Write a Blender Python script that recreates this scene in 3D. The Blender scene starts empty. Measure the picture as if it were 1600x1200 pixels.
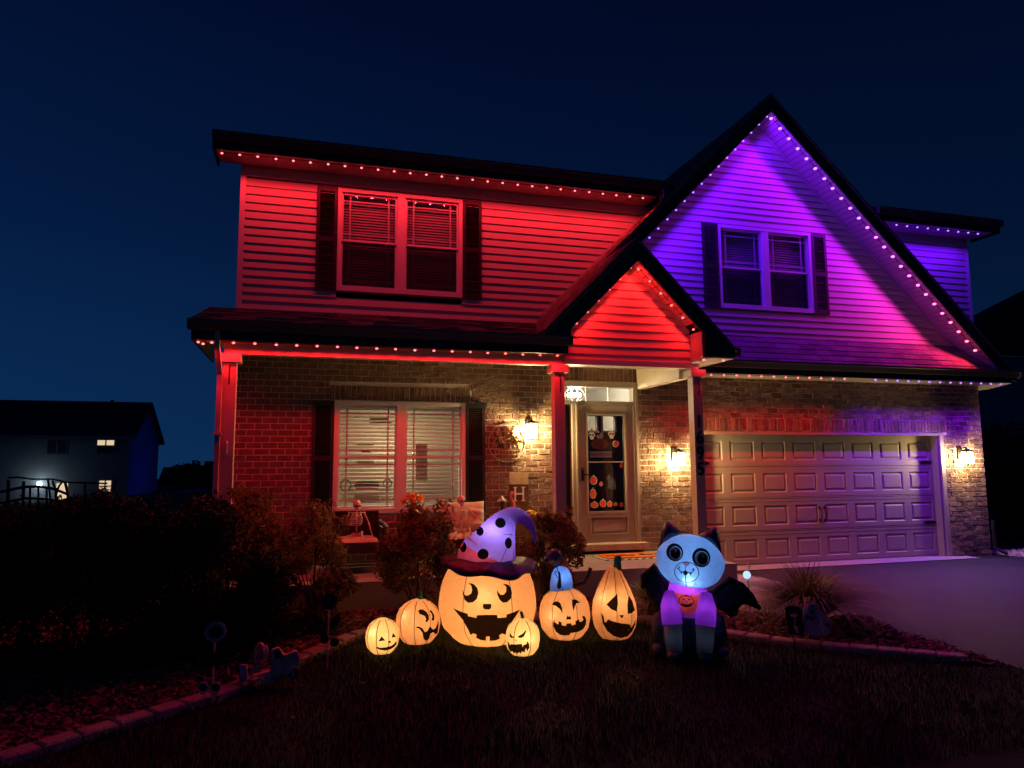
import bpy, bmesh, math, random
import numpy as np
from mathutils import Vector, Matrix, Euler, geometry
from mathutils.bvhtree import BVHTree
random.seed(7); np.random.seed(7)
R = math.radians
scene = bpy.context.scene
col = scene.collection

# ------------------------------------------------------------------ camera
CAM = Vector((-6.0608, -10.2598, 1.6466)); YAW, PIT, ROL, FPX = 0.2786, 0.1159, -0.0064, 1107.5
_fw = Vector((math.sin(YAW)*math.cos(PIT), math.cos(YAW)*math.cos(PIT), math.sin(PIT)))
_rt = Vector((math.cos(YAW), -math.sin(YAW), 0)); _up = _rt.cross(_fw)
_r2 = _rt*math.cos(ROL) + _up*math.sin(ROL); _u2 = -_rt*math.sin(ROL) + _up*math.cos(ROL)
cam = bpy.data.cameras.new('camera'); cam.sensor_width = 36; cam.sensor_fit = 'HORIZONTAL'
cam.lens = FPX/1600*36; cam.clip_end = 2000; cam.clip_start = .05
camo = bpy.data.objects.new('camera', cam); col.objects.link(camo); scene.camera = camo
_m = Matrix((_r2, _u2, -_fw)).transposed().to_4x4(); _m.translation = CAM; camo.matrix_world = _m

# ------------------------------------------------------------------ sky: clear deep-blue dusk, brighter low in the west (left)
w = bpy.data.worlds.new('World'); scene.world = w; w.use_nodes = True
nt = w.node_tree; N = nt.nodes; Lk = nt.links
bg = N['Background']
tc = N.new('ShaderNodeTexCoord'); sp = N.new('ShaderNodeSeparateXYZ'); Lk.new(tc.outputs['Generated'], sp.inputs[0])
rp = N.new('ShaderNodeValToRGB'); Lk.new(sp.outputs['Z'], rp.inputs[0])
E_ = rp.color_ramp.elements
E_[0].position = 0.0; E_[0].color = (.0030, .0205, .070, 1)
E_[1].position = 1.0; E_[1].color = (.0003, .0012, .009, 1)
for p_, c_ in ((.12, (.0022, .0165, .062, 1)), (.30, (.0010, .0085, .040, 1)), (.55, (.0005, .0036, .022, 1))):
    e = E_.new(p_); e.color = c_
ma = N.new('ShaderNodeMath'); ma.operation = 'MULTIPLY_ADD'; Lk.new(sp.outputs['X'], ma.inputs[0]); ma.inputs[1].default_value = -.5; ma.inputs[2].default_value = 1.08
Lk.new(rp.outputs[0], bg.inputs[0]); Lk.new(ma.outputs[0], bg.inputs[1])
scene.view_settings.view_transform = 'Standard'; scene.view_settings.look = 'None'
scene.view_settings.exposure = 0; scene.view_settings.gamma = 1; scene.view_settings.use_curve_mapping = False
cy = scene.cycles
cy.use_denoising = True; cy.max_bounces = 6; cy.diffuse_bounces = 3; cy.transparent_max_bounces = 16
cy.sample_clamp_indirect = 4.0; cy.use_light_tree = True; cy.caustics_reflective = False; cy.caustics_refractive = False

# ------------------------------------------------------------------ lamp strengths (watts)
W_EAVE, W_PORCH, W_RAKE, W_SMALL, W_WING, W_GAR, W_GARV = 6.8, 8.0, 12.5, 7.0, 10.0, 17.0, 46.0
L_LANTERN, W_ROOM, W_HALL = 1250.0, 105.0, 75.0
W_BIG, W_PUMP, W_HAT, W_CATHEAD, W_CATBODY, W_RAVEN = 8.0, 2.3, 2.2, 1.4, 2.6, .5
RED = (1, .022, .036); PORCHRED = (1, .010, .016); PURERED = (1, .012, .012); VIOLET = (.13, .002, 1); MAGENTA = (.62, .02, 1)

# ------------------------------------------------------------------ helpers
def at(u, v, ax, val):
    """point of the photographed ray (1600 px frame) on an axis plane; used to measure, once, where things stand"""
    d = _fw + _r2*((u-800)/FPX) + _u2*((600-v)/FPX)
    i = 'XYZ'.index(ax); t = (val-CAM[i])/d[i]
    return CAM + d*t
def depth_of(p): return (Vector(p)-CAM).dot(_fw)
def gz(x, y):
    if y > -1.5: return 0.0
    if y > -3.5: return -.1*(-1.5-y)/2.0
    return -.1 - .012*max(0, -3.5-y)
def face_cam(p): return math.atan2(CAM.y-p[1], CAM.x-p[0]) + math.pi/2     # rotation that points local -Y at the viewer

class MB:
    def __init__(s): s.v = []; s.f = []; s.m = []
    def add(s, vs, fs, m=0):
        o = len(s.v); s.v.extend([tuple(a) for a in vs]); s.f.extend([tuple(o+i for i in f) for f in fs]); s.m.extend([m]*len(fs)); return s
    def box(s, x0, x1, y0, y1, z0, z1, m=0):
        return s.add([(x0,y0,z0),(x1,y0,z0),(x1,y1,z0),(x0,y1,z0),(x0,y0,z1),(x1,y0,z1),(x1,y1,z1),(x0,y1,z1)],
                     [(0,3,2,1),(4,5,6,7),(0,1,5,4),(1,2,6,5),(2,3,7,6),(3,0,4,7)], m)
    def obox(s, M, sx, sy, sz, m=0):
        vs = [M @ Vector((a*sx/2, b*sy/2, c*sz/2)) for c in (-1,1) for a, b in ((-1,-1),(1,-1),(1,1),(-1,1))]
        return s.add(vs, [(0,3,2,1),(4,5,6,7),(0,1,5,4),(1,2,6,5),(2,3,7,6),(3,0,4,7)], m)
    def quad(s, a, b, c, d, m=0): return s.add([a,b,c,d], [(0,1,2,3)], m)
    def prism(s, poly, y0, y1, m=0, ax='y'):
        n = len(poly)
        ar = sum(poly[i][0]*poly[(i+1)%n][1]-poly[(i+1)%n][0]*poly[i][1] for i in range(n))
        if ar < 0: poly = poly[::-1]
        P = (lambda p, t: (p[0], t, p[1])) if ax == 'y' else ((lambda p, t: (t, p[0], p[1])) if ax == 'x' else (lambda p, t: (p[0], p[1], t)))
        vs = [P(p, y0) for p in poly] + [P(p, y1) for p in poly]
        o = len(s.v); s.v.extend(vs)
        tri = geometry.tessellate_polygon([[Vector((p[0], p[1], 0)) for p in poly]])
        for t in tri:
            s.f.append(tuple(o+i for i in t)); s.m.append(m); s.f.append(tuple(o+n+i for i in reversed(t))); s.m.append(m)
        for i in range(n):
            j = (i+1) % n; s.f.append((o+i, o+j, o+n+j, o+n+i)); s.m.append(m)
        return s
    def tube(s, pts, r, n=6, m=0, caps=True):
        pts = [Vector(p) for p in pts]; rs = r if isinstance(r, (list, tuple)) else [r]*len(pts)
        o = len(s.v); pu = None
        for i, p in enumerate(pts):
            t = (pts[min(i+1, len(pts)-1)]-pts[max(i-1, 0)])
            if t.length < 1e-9: t = Vector((0,0,1))
            t.normalize()
            if pu is None: pu = t.orthogonal().normalized()
            pu = (pu - t*pu.dot(t)); pu = pu.normalized() if pu.length > 1e-6 else t.orthogonal().normalized()
            b = t.cross(pu)
            for k in range(n):
                a = 2*math.pi*k/n; s.v.append(tuple(p + (pu*math.cos(a)+b*math.sin(a))*rs[i]))
        for i in range(len(pts)-1):
            for k in range(n):
                a = o+i*n+k; c = o+i*n+(k+1) % n; s.f.append((a, c, c+n, a+n)); s.m.append(m)
        if caps:
            s.f.append(tuple(o+k for k in reversed(range(n)))); s.m.append(m)
            e = o+(len(pts)-1)*n; s.f.append(tuple(e+k for k in range(n))); s.m.append(m)
        return s
    def lathe(s, prof, n=16, c=(0,0,0), m=0, sx=1, sy=1):
        o = len(s.v)
        for r, z in prof:
            for k in range(n):
                a = 2*math.pi*k/n; s.v.append((c[0]+r*math.cos(a)*sx, c[1]+r*math.sin(a)*sy, c[2]+z))
        for i in range(len(prof)-1):
            for k in range(n):
                a = o+i*n+k; b = o+i*n+(k+1) % n; s.f.append((a, b, b+n, a+n)); s.m.append(m)
        s.f.append(tuple(o+k for k in reversed(range(n)))); s.m.append(m)
        e = o+(len(prof)-1)*n; s.f.append(tuple(e+k for k in range(n))); s.m.append(m)
        return s
    def ball(s, c, r, n=10, m=0, sz=(1,1,1), rot=None):
        k = max(4, n//2+1); o = len(s.v)
        for i in range(k+1):
            t = math.pi*i/k
            for j in range(n):
                a = 2*math.pi*j/n
                p = Vector((math.sin(t)*math.cos(a)*sz[0], math.sin(t)*math.sin(a)*sz[1], -math.cos(t)*sz[2]))*r
                if rot is not None: p = rot @ p
                s.v.append(tuple(Vector(c)+p))
        for i in range(k):
            for j in range(n):
                a = o+i*n+j; b = o+i*n+(j+1) % n; s.f.append((a, b, b+n, a+n)); s.m.append(m)
        return s
    def mesh(s, name, mats, smooth=False):
        me = bpy.data.meshes.new(name); me.from_pydata(s.v, [], s.f)
        for a in (mats if isinstance(mats, (list, tuple)) else [mats]): me.materials.append(a)
        if s.m and max(s.m) > 0: me.polygons.foreach_set('material_index', s.m)
        if smooth: me.polygons.foreach_set('use_smooth', [True]*len(me.polygons))
        me.update(); return me
    def build(s, name, mats, parent=None, smooth=False):
        return link(name, s.mesh(name, mats, smooth), parent)
def link(name, me, parent=None, loc=None):
    o = bpy.data.objects.new(name, me); col.objects.link(o)
    if parent is not None: o.parent = parent
    if loc is not None: o.location = loc
    return o
def tag(o, label=None, cat=None, group=None, kind=None):
    if label: o['label'] = label
    if cat: o['category'] = cat
    if group: o['group'] = group
    if kind: o['kind'] = kind
    return o
def thing(name, label, cat, loc=(0,0,0), rz=0, group=None):
    o = bpy.data.objects.new(name, None); col.objects.link(o); o.empty_display_size = .1
    o.location = loc; o.rotation_euler = (0,0,rz)
    return tag(o, label, cat, group)
def copy_tree(o, parent=None):
    c = o.copy(); col.objects.link(c); c.parent = parent
    for ch in list(o.children): copy_tree(ch, c)
    return c
def boxes(name, L, m, parent=None):
    return [MB().box(*b).build(name, M[m], parent) for b in L]
def box(name, x0, x1, y0, y1, z0, z1, m, parent=None): return MB().box(x0,x1,y0,y1,z0,z1).build(name, m, parent)
def lamp(kind, name, loc, watts, colr, size=.02, parent=None, direction=None, cone=116, blend=.35, data=None):
    if data is None:
        data = bpy.data.lights.new(name, kind); data.energy = watts; data.color = colr; data.shadow_soft_size = size
        if kind == 'SPOT': data.spot_size = R(cone); data.spot_blend = blend
    o = bpy.data.objects.new(name, data); col.objects.link(o); o.location = loc
    if direction is not None: o.rotation_euler = Vector(direction).to_track_quat('-Z', 'Y').to_euler()
    if parent is not None: o.parent = parent
    return o

# ------------------------------------------------------------------ materials
def mat(name, c, rough=.6, var=.12, scale=6, bump=0, bscale=60, metal=0, spec=.4, island=0, ramp2=None, thin=0):
    m = bpy.data.materials.new(name); m.use_nodes = True; t = m.node_tree; n = t.nodes; b = n['Principled BSDF']
    b.inputs['Roughness'].default_value = rough; b.inputs['Metallic'].default_value = metal; b.inputs['Specular IOR Level'].default_value = spec
    co = n.new('ShaderNodeTexCoord'); no = n.new('ShaderNodeTexNoise'); t.links.new(co.outputs['Object'], no.inputs['Vector'])
    no.inputs['Scale'].default_value = scale; no.inputs['Detail'].default_value = 5
    mx = n.new('ShaderNodeMix'); mx.data_type = 'RGBA'
    c2 = ramp2 or tuple(min(1, a*(1+2.2*var)) for a in c)
    mx.inputs['A'].default_value = (*[a*(1-1.6*var) for a in c], 1); mx.inputs['B'].default_value = (*c2, 1)
    t.links.new(no.outputs['Fac'], mx.inputs['Factor']); out = mx.outputs['Result']
    if island:
        ge = n.new('ShaderNodeNewGeometry'); hs = n.new('ShaderNodeHueSaturation'); mr = n.new('ShaderNodeMapRange')
        t.links.new(ge.outputs['Random Per Island'], mr.inputs[0]); mr.inputs['To Min'].default_value = 1-island; mr.inputs['To Max'].default_value = 1+island
        t.links.new(mr.outputs[0], hs.inputs['Value']); t.links.new(out, hs.inputs['Color']); out = hs.outputs[0]
    t.links.new(out, b.inputs['Base Color'])
    if bump:
        n2 = n.new('ShaderNodeTexNoise'); t.links.new(co.outputs['Object'], n2.inputs['Vector']); n2.inputs['Scale'].default_value = bscale; n2.inputs['Detail'].default_value = 6
        bp = n.new('ShaderNodeBump'); bp.inputs['Strength'].default_value = bump; bp.inputs['Distance'].default_value = .02
        t.links.new(n2.outputs['Fac'], bp.inputs['Height']); t.links.new(bp.outputs[0], b.inputs['Normal'])
    if thin:
        tr = n.new('ShaderNodeBsdfTranslucent'); t.links.new(out, tr.inputs[0]); ms = n.new('ShaderNodeMixShader'); ms.inputs[0].default_value = thin
        t.links.new(b.outputs[0], ms.inputs[1]); t.links.new(tr.outputs[0], ms.inputs[2]); t.links.new(ms.outputs[0], n['Material Output'].inputs[0])
    return m
def emit(name, c, s):
    m = bpy.data.materials.new(name); m.use_nodes = True; t = m.node_tree; t.nodes.clear()
    e = t.nodes.new('ShaderNodeEmission'); e.inputs[0].default_value = (*c, 1); e.inputs[1].default_value = s
    o = t.nodes.new('ShaderNodeOutputMaterial'); t.links.new(e.outputs[0], o.inputs[0])
    m.cycles.emission_sampling = 'NONE'; return m
def fabric(name, c, trans=.6, gloss=.05, c2=None, wr=.6, wscale=10):
    """thin nylon: diffuse outside, lets the lamp inside shine through"""
    m = bpy.data.materials.new(name); m.use_nodes = True; t = m.node_tree; n = t.nodes; n.clear()
    co = n.new('ShaderNodeTexCoord'); no = n.new('ShaderNodeTexNoise'); t.links.new(co.outputs['Object'], no.inputs['Vector'])
    no.inputs['Scale'].default_value = wscale; no.inputs['Detail'].default_value = 4; no.inputs['Distortion'].default_value = 1.2
    bp = n.new('ShaderNodeBump'); bp.inputs['Strength'].default_value = wr; bp.inputs['Distance'].default_value = .03; t.links.new(no.outputs['Fac'], bp.inputs['Height'])
    d = n.new('ShaderNodeBsdfDiffuse'); d.inputs[0].default_value = (*c, 1); t.links.new(bp.outputs[0], d.inputs['Normal'])
    tr = n.new('ShaderNodeBsdfTranslucent'); tr.inputs[0].default_value = (*(c2 or c), 1); t.links.new(bp.outputs[0], tr.inputs['Normal'])
    g = n.new('ShaderNodeBsdfGlossy'); g.inputs['Roughness'].default_value = .35; g.inputs[0].default_value = (.8,.8,.8,1); t.links.new(bp.outputs[0], g.inputs['Normal'])
    m1 = n.new('ShaderNodeMixShader'); m1.inputs[0].default_value = trans; t.links.new(d.outputs[0], m1.inputs[1]); t.links.new(tr.outputs[0], m1.inputs[2])
    m2 = n.new('ShaderNodeMixShader'); m2.inputs[0].default_value = gloss; t.links.new(m1.outputs[0], m2.inputs[1]); t.links.new(g.outputs[0], m2.inputs[2])
    o = n.new('ShaderNodeOutputMaterial'); t.links.new(m2.outputs[0], o.inputs[0]); return m
def glass(name, tint=(.9,.93,.93), refl=.035, veil=0, veilc=(.02,.02,.02)):
    m = bpy.data.materials.new(name); m.use_nodes = True; t = m.node_tree; n = t.nodes; n.clear()
    tr = n.new('ShaderNodeBsdfTransparent'); tr.inputs[0].default_value = (*tint, 1)
    g = n.new('ShaderNodeBsdfGlossy'); g.inputs['Roughness'].default_value = .03
    lw = n.new('ShaderNodeLayerWeight'); lw.inputs[0].default_value = .35
    mu = n.new('ShaderNodeMath'); mu.operation = 'MULTIPLY_ADD'; t.links.new(lw.outputs['Fresnel'], mu.inputs[0]); mu.inputs[1].default_value = .3; mu.inputs[2].default_value = refl; mu.use_clamp = True
    mx = n.new('ShaderNodeMixShader'); t.links.new(mu.outputs[0], mx.inputs[0]); t.links.new(tr.outputs[0], mx.inputs[1]); t.links.new(g.outputs[0], mx.inputs[2])
    out = mx.outputs[0]
    if veil:
        d = n.new('ShaderNodeBsdfDiffuse'); d.inputs[0].default_value = (*veilc, 1)
        m3 = n.new('ShaderNodeMixShader'); m3.inputs[0].default_value = veil; t.links.new(out, m3.inputs[1]); t.links.new(d.outputs[0], m3.inputs[2]); out = m3.outputs[0]
    o = n.new('ShaderNodeOutputMaterial'); t.links.new(out, o.inputs[0]); return m
M = {}
M['brick'] = mat('brick', (.14,.078,.055), .85, .28, 9, .9, 34, island=.42, ramp2=(.33,.20,.13))
M['mortar'] = mat('mortar', (.62,.57,.50), .95, .1, 20, .5, 90)
M['siding'] = mat('siding', (.52,.47,.42), .5, .05, 3, .08, 40, spec=.35)
M['trim'] = mat('trim', (.66,.63,.58), .5, .05, 4, .05, 30)
M['taupe'] = mat('taupe', (.36,.30,.24), .5, .06, 4, .05, 30)
M['post'] = mat('post', (.50,.41,.34), .5, .06, 4, .05, 30)
M['fascia'] = mat('fascia', (.022,.02,.02), .45, .15, 5, .04, 30)
M['gutter'] = mat('gutter', (.10,.08,.078), .4, .12, 5, .03, 20)
M['shutter'] = mat('shutter', (.018,.016,.018), .5, .15, 5)
M['shingle'] = mat('shingle', (.20,.16,.14), .9, .3, 30, .8, 160, island=.35)
M['soffit'] = mat('soffit', (.55,.5,.43), .55, .05, 4)
M['window'] = mat('window', (.74,.72,.68), .4, .04, 4)
M['glass'] = glass('window_glass'); M['screen'] = glass('insect_screen', veil=.62, veilc=(.03,.03,.03))
M['blind'] = fabric('blind', (.60,.56,.45), .35, .02, wr=0); M['blinddark'] = mat('blinddark', (.5,.47,.42), .6, .05)
M['room'] = mat('room', (.16,.14,.11), .9, .05); M['darkroom'] = mat('darkroom', (.02,.02,.022), .9, .1)
M['black'] = mat('black', (.012,.012,.013), .5, .15); M['iron'] = mat('iron', (.02,.018,.017), .4, .2, 12, .1, 60, metal=.6)
M['concrete'] = mat('concrete', (.33,.30,.28), .9, .14, 5, .35, 70)
M['stone'] = mat('stone', (.46,.4,.31), .85, .18, 12, .7, 35)
M['asphalt'] = mat('asphalt', (.031,.027,.036), .62, .38, 1.6, .7, 150, spec=.25)
M['soil'] = mat('soil', (.035,.026,.02), .95, .3, 9, .8, 60)
M['mulch'] = mat('mulch', (.22,.10,.075), .9, .3, 20, .3, 90, island=.6)
M['lawnsoil'] = mat('lawnsoil', (.007,.012,.006), .95, .3, 6, .6, 60)
M['grass'] = mat('grass', (.024,.056,.013), .75, .3, 4, island=.5)
M['edging'] = mat('edging', (.31,.24,.21), .85, .25, 9, .8, 50)
M['gravel'] = mat('gravel', (.45,.38,.32), .85, .25, 20, .3, 90, island=.4)
M['leaf'] = mat('leaf', (.18,.115,.05), .42, .3, 3, island=.65, ramp2=(.36,.18,.07), thin=.45)
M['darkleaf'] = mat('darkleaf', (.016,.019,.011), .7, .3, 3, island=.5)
M['bark'] = mat('bark', (.05,.036,.026), .9, .25, 30, .5, 80)
M['blade'] = mat('blade', (.12,.11,.045), .6, .3, 3, island=.6, ramp2=(.26,.20,.09), thin=.35)
M['lampglow'] = emit('lamp_glow', (1, .80, .46), 60)
M['orangefab'] = fabric('orange_nylon', (.62,.27,.075), .62, .05, (.95,.42,.145))
M['yellowfab'] = fabric('yellow_nylon', (.66,.36,.12), .62, .05, (.95,.56,.20))
M['stemfab'] = fabric('green_nylon', (.04,.30,.15), .35, .08)
M['purplefab'] = fabric('purple_nylon', (.16,.055,.42), .6, .06, (.34,.21,.85))
M['bandfab'] = fabric('red_band_nylon', (.5,.05,.10), .5, .06, (.75,.10,.16))
M['brimfab'] = fabric('dark_purple_nylon', (.055,.012,.09), .1, .08, wr=.5)
def ink(name, tint, opaque=.3):
    m = bpy.data.materials.new(name); m.use_nodes = True; t = m.node_tree; n = t.nodes; n.clear()
    a = n.new('ShaderNodeBsdfTransparent'); a.inputs[0].default_value = (*tint, 1); d = n.new('ShaderNodeBsdfDiffuse'); d.inputs[0].default_value = (*[c*.4 for c in tint], 1)
    x = n.new('ShaderNodeMixShader'); x.inputs[0].default_value = opaque; t.links.new(a.outputs[0], x.inputs[1]); t.links.new(d.outputs[0], x.inputs[2])
    o = n.new('ShaderNodeOutputMaterial'); t.links.new(x.outputs[0], o.inputs[0]); return m
M['print'] = ink('black_print', (.022,.018,.012)); M['iris'] = ink('grey_print', (.13,.10,.10), .1); M['nosepink'] = ink('pink_print', (1,.30,.26), .1)
M['seam'] = mat('seam_thread', (.30,.05,.012), .7, .1)
M['seamdark'] = mat('dark_seam', (.06,.02,.01), .7, .1)
M['catface'] = fabric('pale_blue_nylon', (.30,.48,.78), .65, .05, (.26,.54,1.0))
M['catear'] = fabric('black_nylon', (.06,.028,.10), .12, .08)
M['catgrey'] = fabric('grey_nylon', (.10,.11,.14), .2, .05)
M['catshirt'] = fabric('violet_nylon', (.30,.05,.62), .55, .05, (.52,.06,.95))
M['bandana'] = fabric('red_nylon', (.60,.06,.04), .55, .04, (.80,.075,.06))
M['wing'] = fabric('wing_nylon', (.014,.013,.016), .05, .05)
M['ravenblue'] = fabric('blue_nylon', (.14,.25,.5), .6, .05, (.2,.38,.85))
M['white'] = mat('white', (.78,.76,.72), .5, .05)
M['bone'] = mat('bone', (.70,.60,.48), .6, .12, 14, .2, 60)
M['wicker'] = mat('wicker', (.035,.024,.02), .7, .2, 20, .5, 120)
M['cushion'] = mat('cushion', (.62,.45,.36), .85, .08, 6, .25, 26)
M['galv'] = mat('galvanised', (.45,.44,.42), .45, .2, 9, .15, 50, metal=.35)
M['orange'] = mat('orange', (.75,.20,.02), .6, .25, 14); M['yellow'] = mat('yellow', (.78,.5,.08), .6, .2, 14)
M['petal'] = mat('petal', (.72,.16,.015), .6, .2, 9, island=.4, ramp2=(.85,.34,.03))
M['wpetal'] = mat('pale_petal', (.80,.74,.58), .6, .08, 9, thin=.5); M['wpetalpink'] = mat('dusky_petal', (.62,.40,.30), .6, .1, 9, thin=.5)
M['pink'] = mat('pink', (.78,.16,.2), .5, .1, 9)
M['wood'] = mat('wood', (.13,.075,.04), .75, .25, 12, .3, 60); M['palewood'] = mat('palewood', (.46,.34,.2), .75, .2, 12, .3, 60)
M['cream'] = mat('cream', (.72,.64,.52), .6, .06)
M['rust'] = mat('rust', (.75,.36,.36), .6, .25, 20, .2, 60); M['darkgreen'] = mat('darkgreen', (.012,.022,.014), .6, .2)
M['ghost'] = mat('ghost', (.27,.29,.44), .6, .05)
M['red'] = mat('red', (.6,.05,.03), .6, .15)
M['nsiding'] = mat('nsiding', (.16,.19,.23), .7, .08, 2); M['nroof'] = mat('nroof', (.02,.02,.022), .9, .2, 8)
# ------------------------------------------------------------------ house
X0, X1 = -7.08, 5.92
house = thing('house', 'two storey brick and siding house with red and purple gables and two-car garage', 'house')
def rects(x0, x1, z0, z1, holes):
    xs = sorted({x0, x1, *[min(max(h[k], x0), x1) for h in holes for k in (0,1)]}); zs = sorted({z0, z1, *[min(max(h[k], z0), z1) for h in holes for k in (2,3)]})
    out = []
    for a, b in zip(xs, xs[1:]):
        run = None
        for c, d in zip(zs, zs[1:]):
            mx, mz = (a+b)/2, (c+d)/2
            if any(h[0] < mx < h[1] and h[2] < mz < h[3] for h in holes):
                if run: out.append((a, b, *run)); run = None
            else: run = (run[0], d) if run else (c, d)
        if run: out.append((a, b, *run))
    return out
WL = (-5.73, -3.85, 1.01, 2.58); WU = (-5.745, -3.90, 4.17, 5.70)
_a = at(1120, 350, 'Y', -.14); _b = at(1273, 490, 'Y', -.14)
WR = (_a.x, _b.x, _b.z, _a.z)
DOOR = (-2.42, -1.05, .37, 2.95); GAR = (-.03, 5.02, -.02, 2.20)
# --- brick ground floor: mortar bed plus single bricks
wall = MB()
for a, b, c, d in rects(X0, X1, -.25, 3.29, [WL, DOOR, GAR]): wall.box(a, b, .002, .26, c, d)
wall = wall.build('brick_wall', M['mortar'], house)
CH, BL, J = .0862, .203, .0125
soldier = [(-5.80, -3.77, 2.60, 2.815), (-2.50, -.97, 2.965, 3.185), (-.10, 5.12, 2.215, 2.43)]
holes = [WL, DOOR, GAR] + soldier
bricks = []
for r in range(-1, 39):
    z0 = r*CH + .02; z1 = z0 + CH - J
    if z1 > 3.29: break
    x = X0 - (BL/2 if r % 2 else 0)
    while x < X1:
        segs = [(max(x, X0+.002), min(x+BL-J, X1-.002))]; x += BL
        for h in holes:
            if h[2] < z1-.004 and h[3] > z0+.004:
                new = []
                for s0, s1 in segs:
                    if h[1] <= s0 or h[0] >= s1: new.append((s0, s1)); continue
                    if s0 < h[0]: new.append((s0, h[0]-.004))
                    if s1 > h[1]: new.append((h[1]+.004, s1))
                segs = new
        for s0, s1 in segs:
            if s1-s0 > .03: bricks.append((s0, s1, z0, z1))
for h in soldier:
    n = int((h[1]-h[0])/.0735); wd = (h[1]-h[0])/n
    for i in range(n): bricks.append((h[0]+i*wd+.004, h[0]+(i+1)*wd-.006, h[2], h[3]-.012))
def brick_mb(mb, b, dx=0, dz=0):
    x0, x1, z0, z1 = b; y = -.006 + random.uniform(-.004, .003); c = .004; t = [random.uniform(-.0035, .0035) for _ in range(4)]
    vs = [(x0, .004, z0), (x1, .004, z0), (x1, .004, z1), (x0, .004, z1), (x0+c, y+t[0], z0+c), (x1-c, y+t[1], z0+c), (x1-c, y+t[2], z1-c), (x0+c, y+t[3], z1-c),
          (x0, y+c, z0), (x1, y+c, z0), (x1, y+c, z1), (x0, y+c, z1)]
    mb.add(vs, [(4,5,6,7), (8,9,5,4), (9,10,6,5), (10,11,7,6), (11,8,4,7), (0,1,9,8), (1,2,10,9), (2,3,11,10), (3,0,8,11)])
def key(b):
    x, z = (b[0]+b[1])/2, (b[2]+b[3])/2
    hid = z < .95 or (-6.04 < x < -3.55 and z < 2.6) or (b[1]-b[0] < .1 and z < 2.5)
    return (hid, (x-CAM.x)**2 + (z-CAM.z)**2)
bricks.sort(key=key)
for b in bricks[:300]:
    mb = MB(); brick_mb(mb, b); mb.build('brick', M['brick'], wall)
mb = MB()
for b in bricks[300:]: brick_mb(mb, b)
tag(mb.build('brick_coursing', M['brick'], wall), kind='stuff')
# brick return of the garage pier (right jamb) and house sides / back
MB().box(X0, X0+.12, .26, 9, -.25, 5.9).box(X1-.12, X1, .26, 9, -.25, 5.9).box(X0, X1, 9, 9.12, -.25, 5.9).build('outer_wall', M['siding'], house)
box('floor_slab', X0+.12, X1-.12, .26, 9, -.25, -.06, M['concrete'], house)
box('upper_floor', X0+.12, X1-.12, .26, 9, 3.2, 3.4, M['darkroom'], house)
# --- siding: every lap a plank
LAP = .1143
def lapbox(mb, l0, r0, l1, r1, z0, z1, y):
    p = .026+random.uniform(-.0015,.002); z0 += random.uniform(-.0012,.0012)
    vs = [(l0, y-p, z0), (r0, y-p, z0), (r0, y, z0), (l0, y, z0), (l1, y-.004, z1), (r1, y-.004, z1), (r1, y, z1), (l1, y, z1)]
    zm = z0+.012; k = .012/(z1-z0)     # rounded butt edge
    mb.add(vs, [(0,1,5,4), (0,3,2,1), (1,2,6,5), (2,3,7,6), (3,0,4,7), (4,5,6,7)])
def siding(name, z0, z1, y, fl, fr, holes, y2, label=None):
    """fl / fr give the left and right end at a height; holes are window openings"""
    sh = MB()
    n = int(round((z1-z0)/LAP)); H = (z1-z0)/n
    planks = []
    for i in range(n):
        a, b = z0+i*H, z0+(i+1)*H; segs = [(fl(a), fr(a), fl(b), fr(b))]
        for h in holes:
            if h[2] < b-.01 and h[3] > a+.01:
                segs = [q for s in segs for q in ([s] if h[1] < s[0] or h[0] > s[1] else [(s[0], h[0], s[2], h[0]), (h[1], s[1], h[1], s[3])])]
        for s in segs:
            if s[1]-s[0] > .05 and s[3]-s[2] > -.02:
                planks.append((s, a, b)); sh.prism([(s[0], a), (s[1], a), (max(s[3], s[2]+.01), b), (s[2], b)], y+.002, y2)
    sh = sh.build(name, M['siding'], house)
    for s, a, b in planks:
        mb = MB(); lapbox(mb, *s, a, b, y); mb.build('siding_plank', M['siding'], sh)
    return sh
GY = -.12                                     # face of the big gable
AX, AZ = 1.26, 7.84                           # apex of the big gable roof
ztopR = lambda x: AZ - .945*(x-AX); ztopL = lambda x: AZ - 1.0*(AX-x)
xR = lambda z: AX + (AZ-z)/.945; xL = lambda z: AX - (AZ-z)
SO = .28                                      # soffit below roof top
siding('siding_wall', 3.84, 5.72, 0, lambda z: X0+.075, lambda z: max(min(xL(z+.02), -.55), -3.5), [WU], .2)
siding('siding_wall', 3.76, 7.50, GY, lambda z: max(xL(z+SO), -1.9), lambda z: xR(z+SO), [WR], .02)
siding('siding_wall', 3.84, 5.72, 0, lambda z: min(xR(z+.1)+.02, X1-.12), lambda z: X1-.075, [], .2)
SX, SZ = -1.88, 4.68                          # apex of the small porch gable
SY = -1.48
SS = .235
siding('siding_wall', 3.03, 4.40, SY, lambda z: max(SX-(SZ-z-SS), -2.84), lambda z: min(SX+(SZ-z-SS), -.95), [], SY+.12)
for a, b in ((X0, X0+.075), (X1-.075, X1)): box('corner_board', a, b, -.028, .2, 3.80, 5.74, M['trim'], house)
boxes('frieze_board', [(X0, -.75, -.03, .2, 5.74, 5.90), (3.2, X1, -.03, .2, 5.74, 5.90)], 'siding', house)
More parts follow.
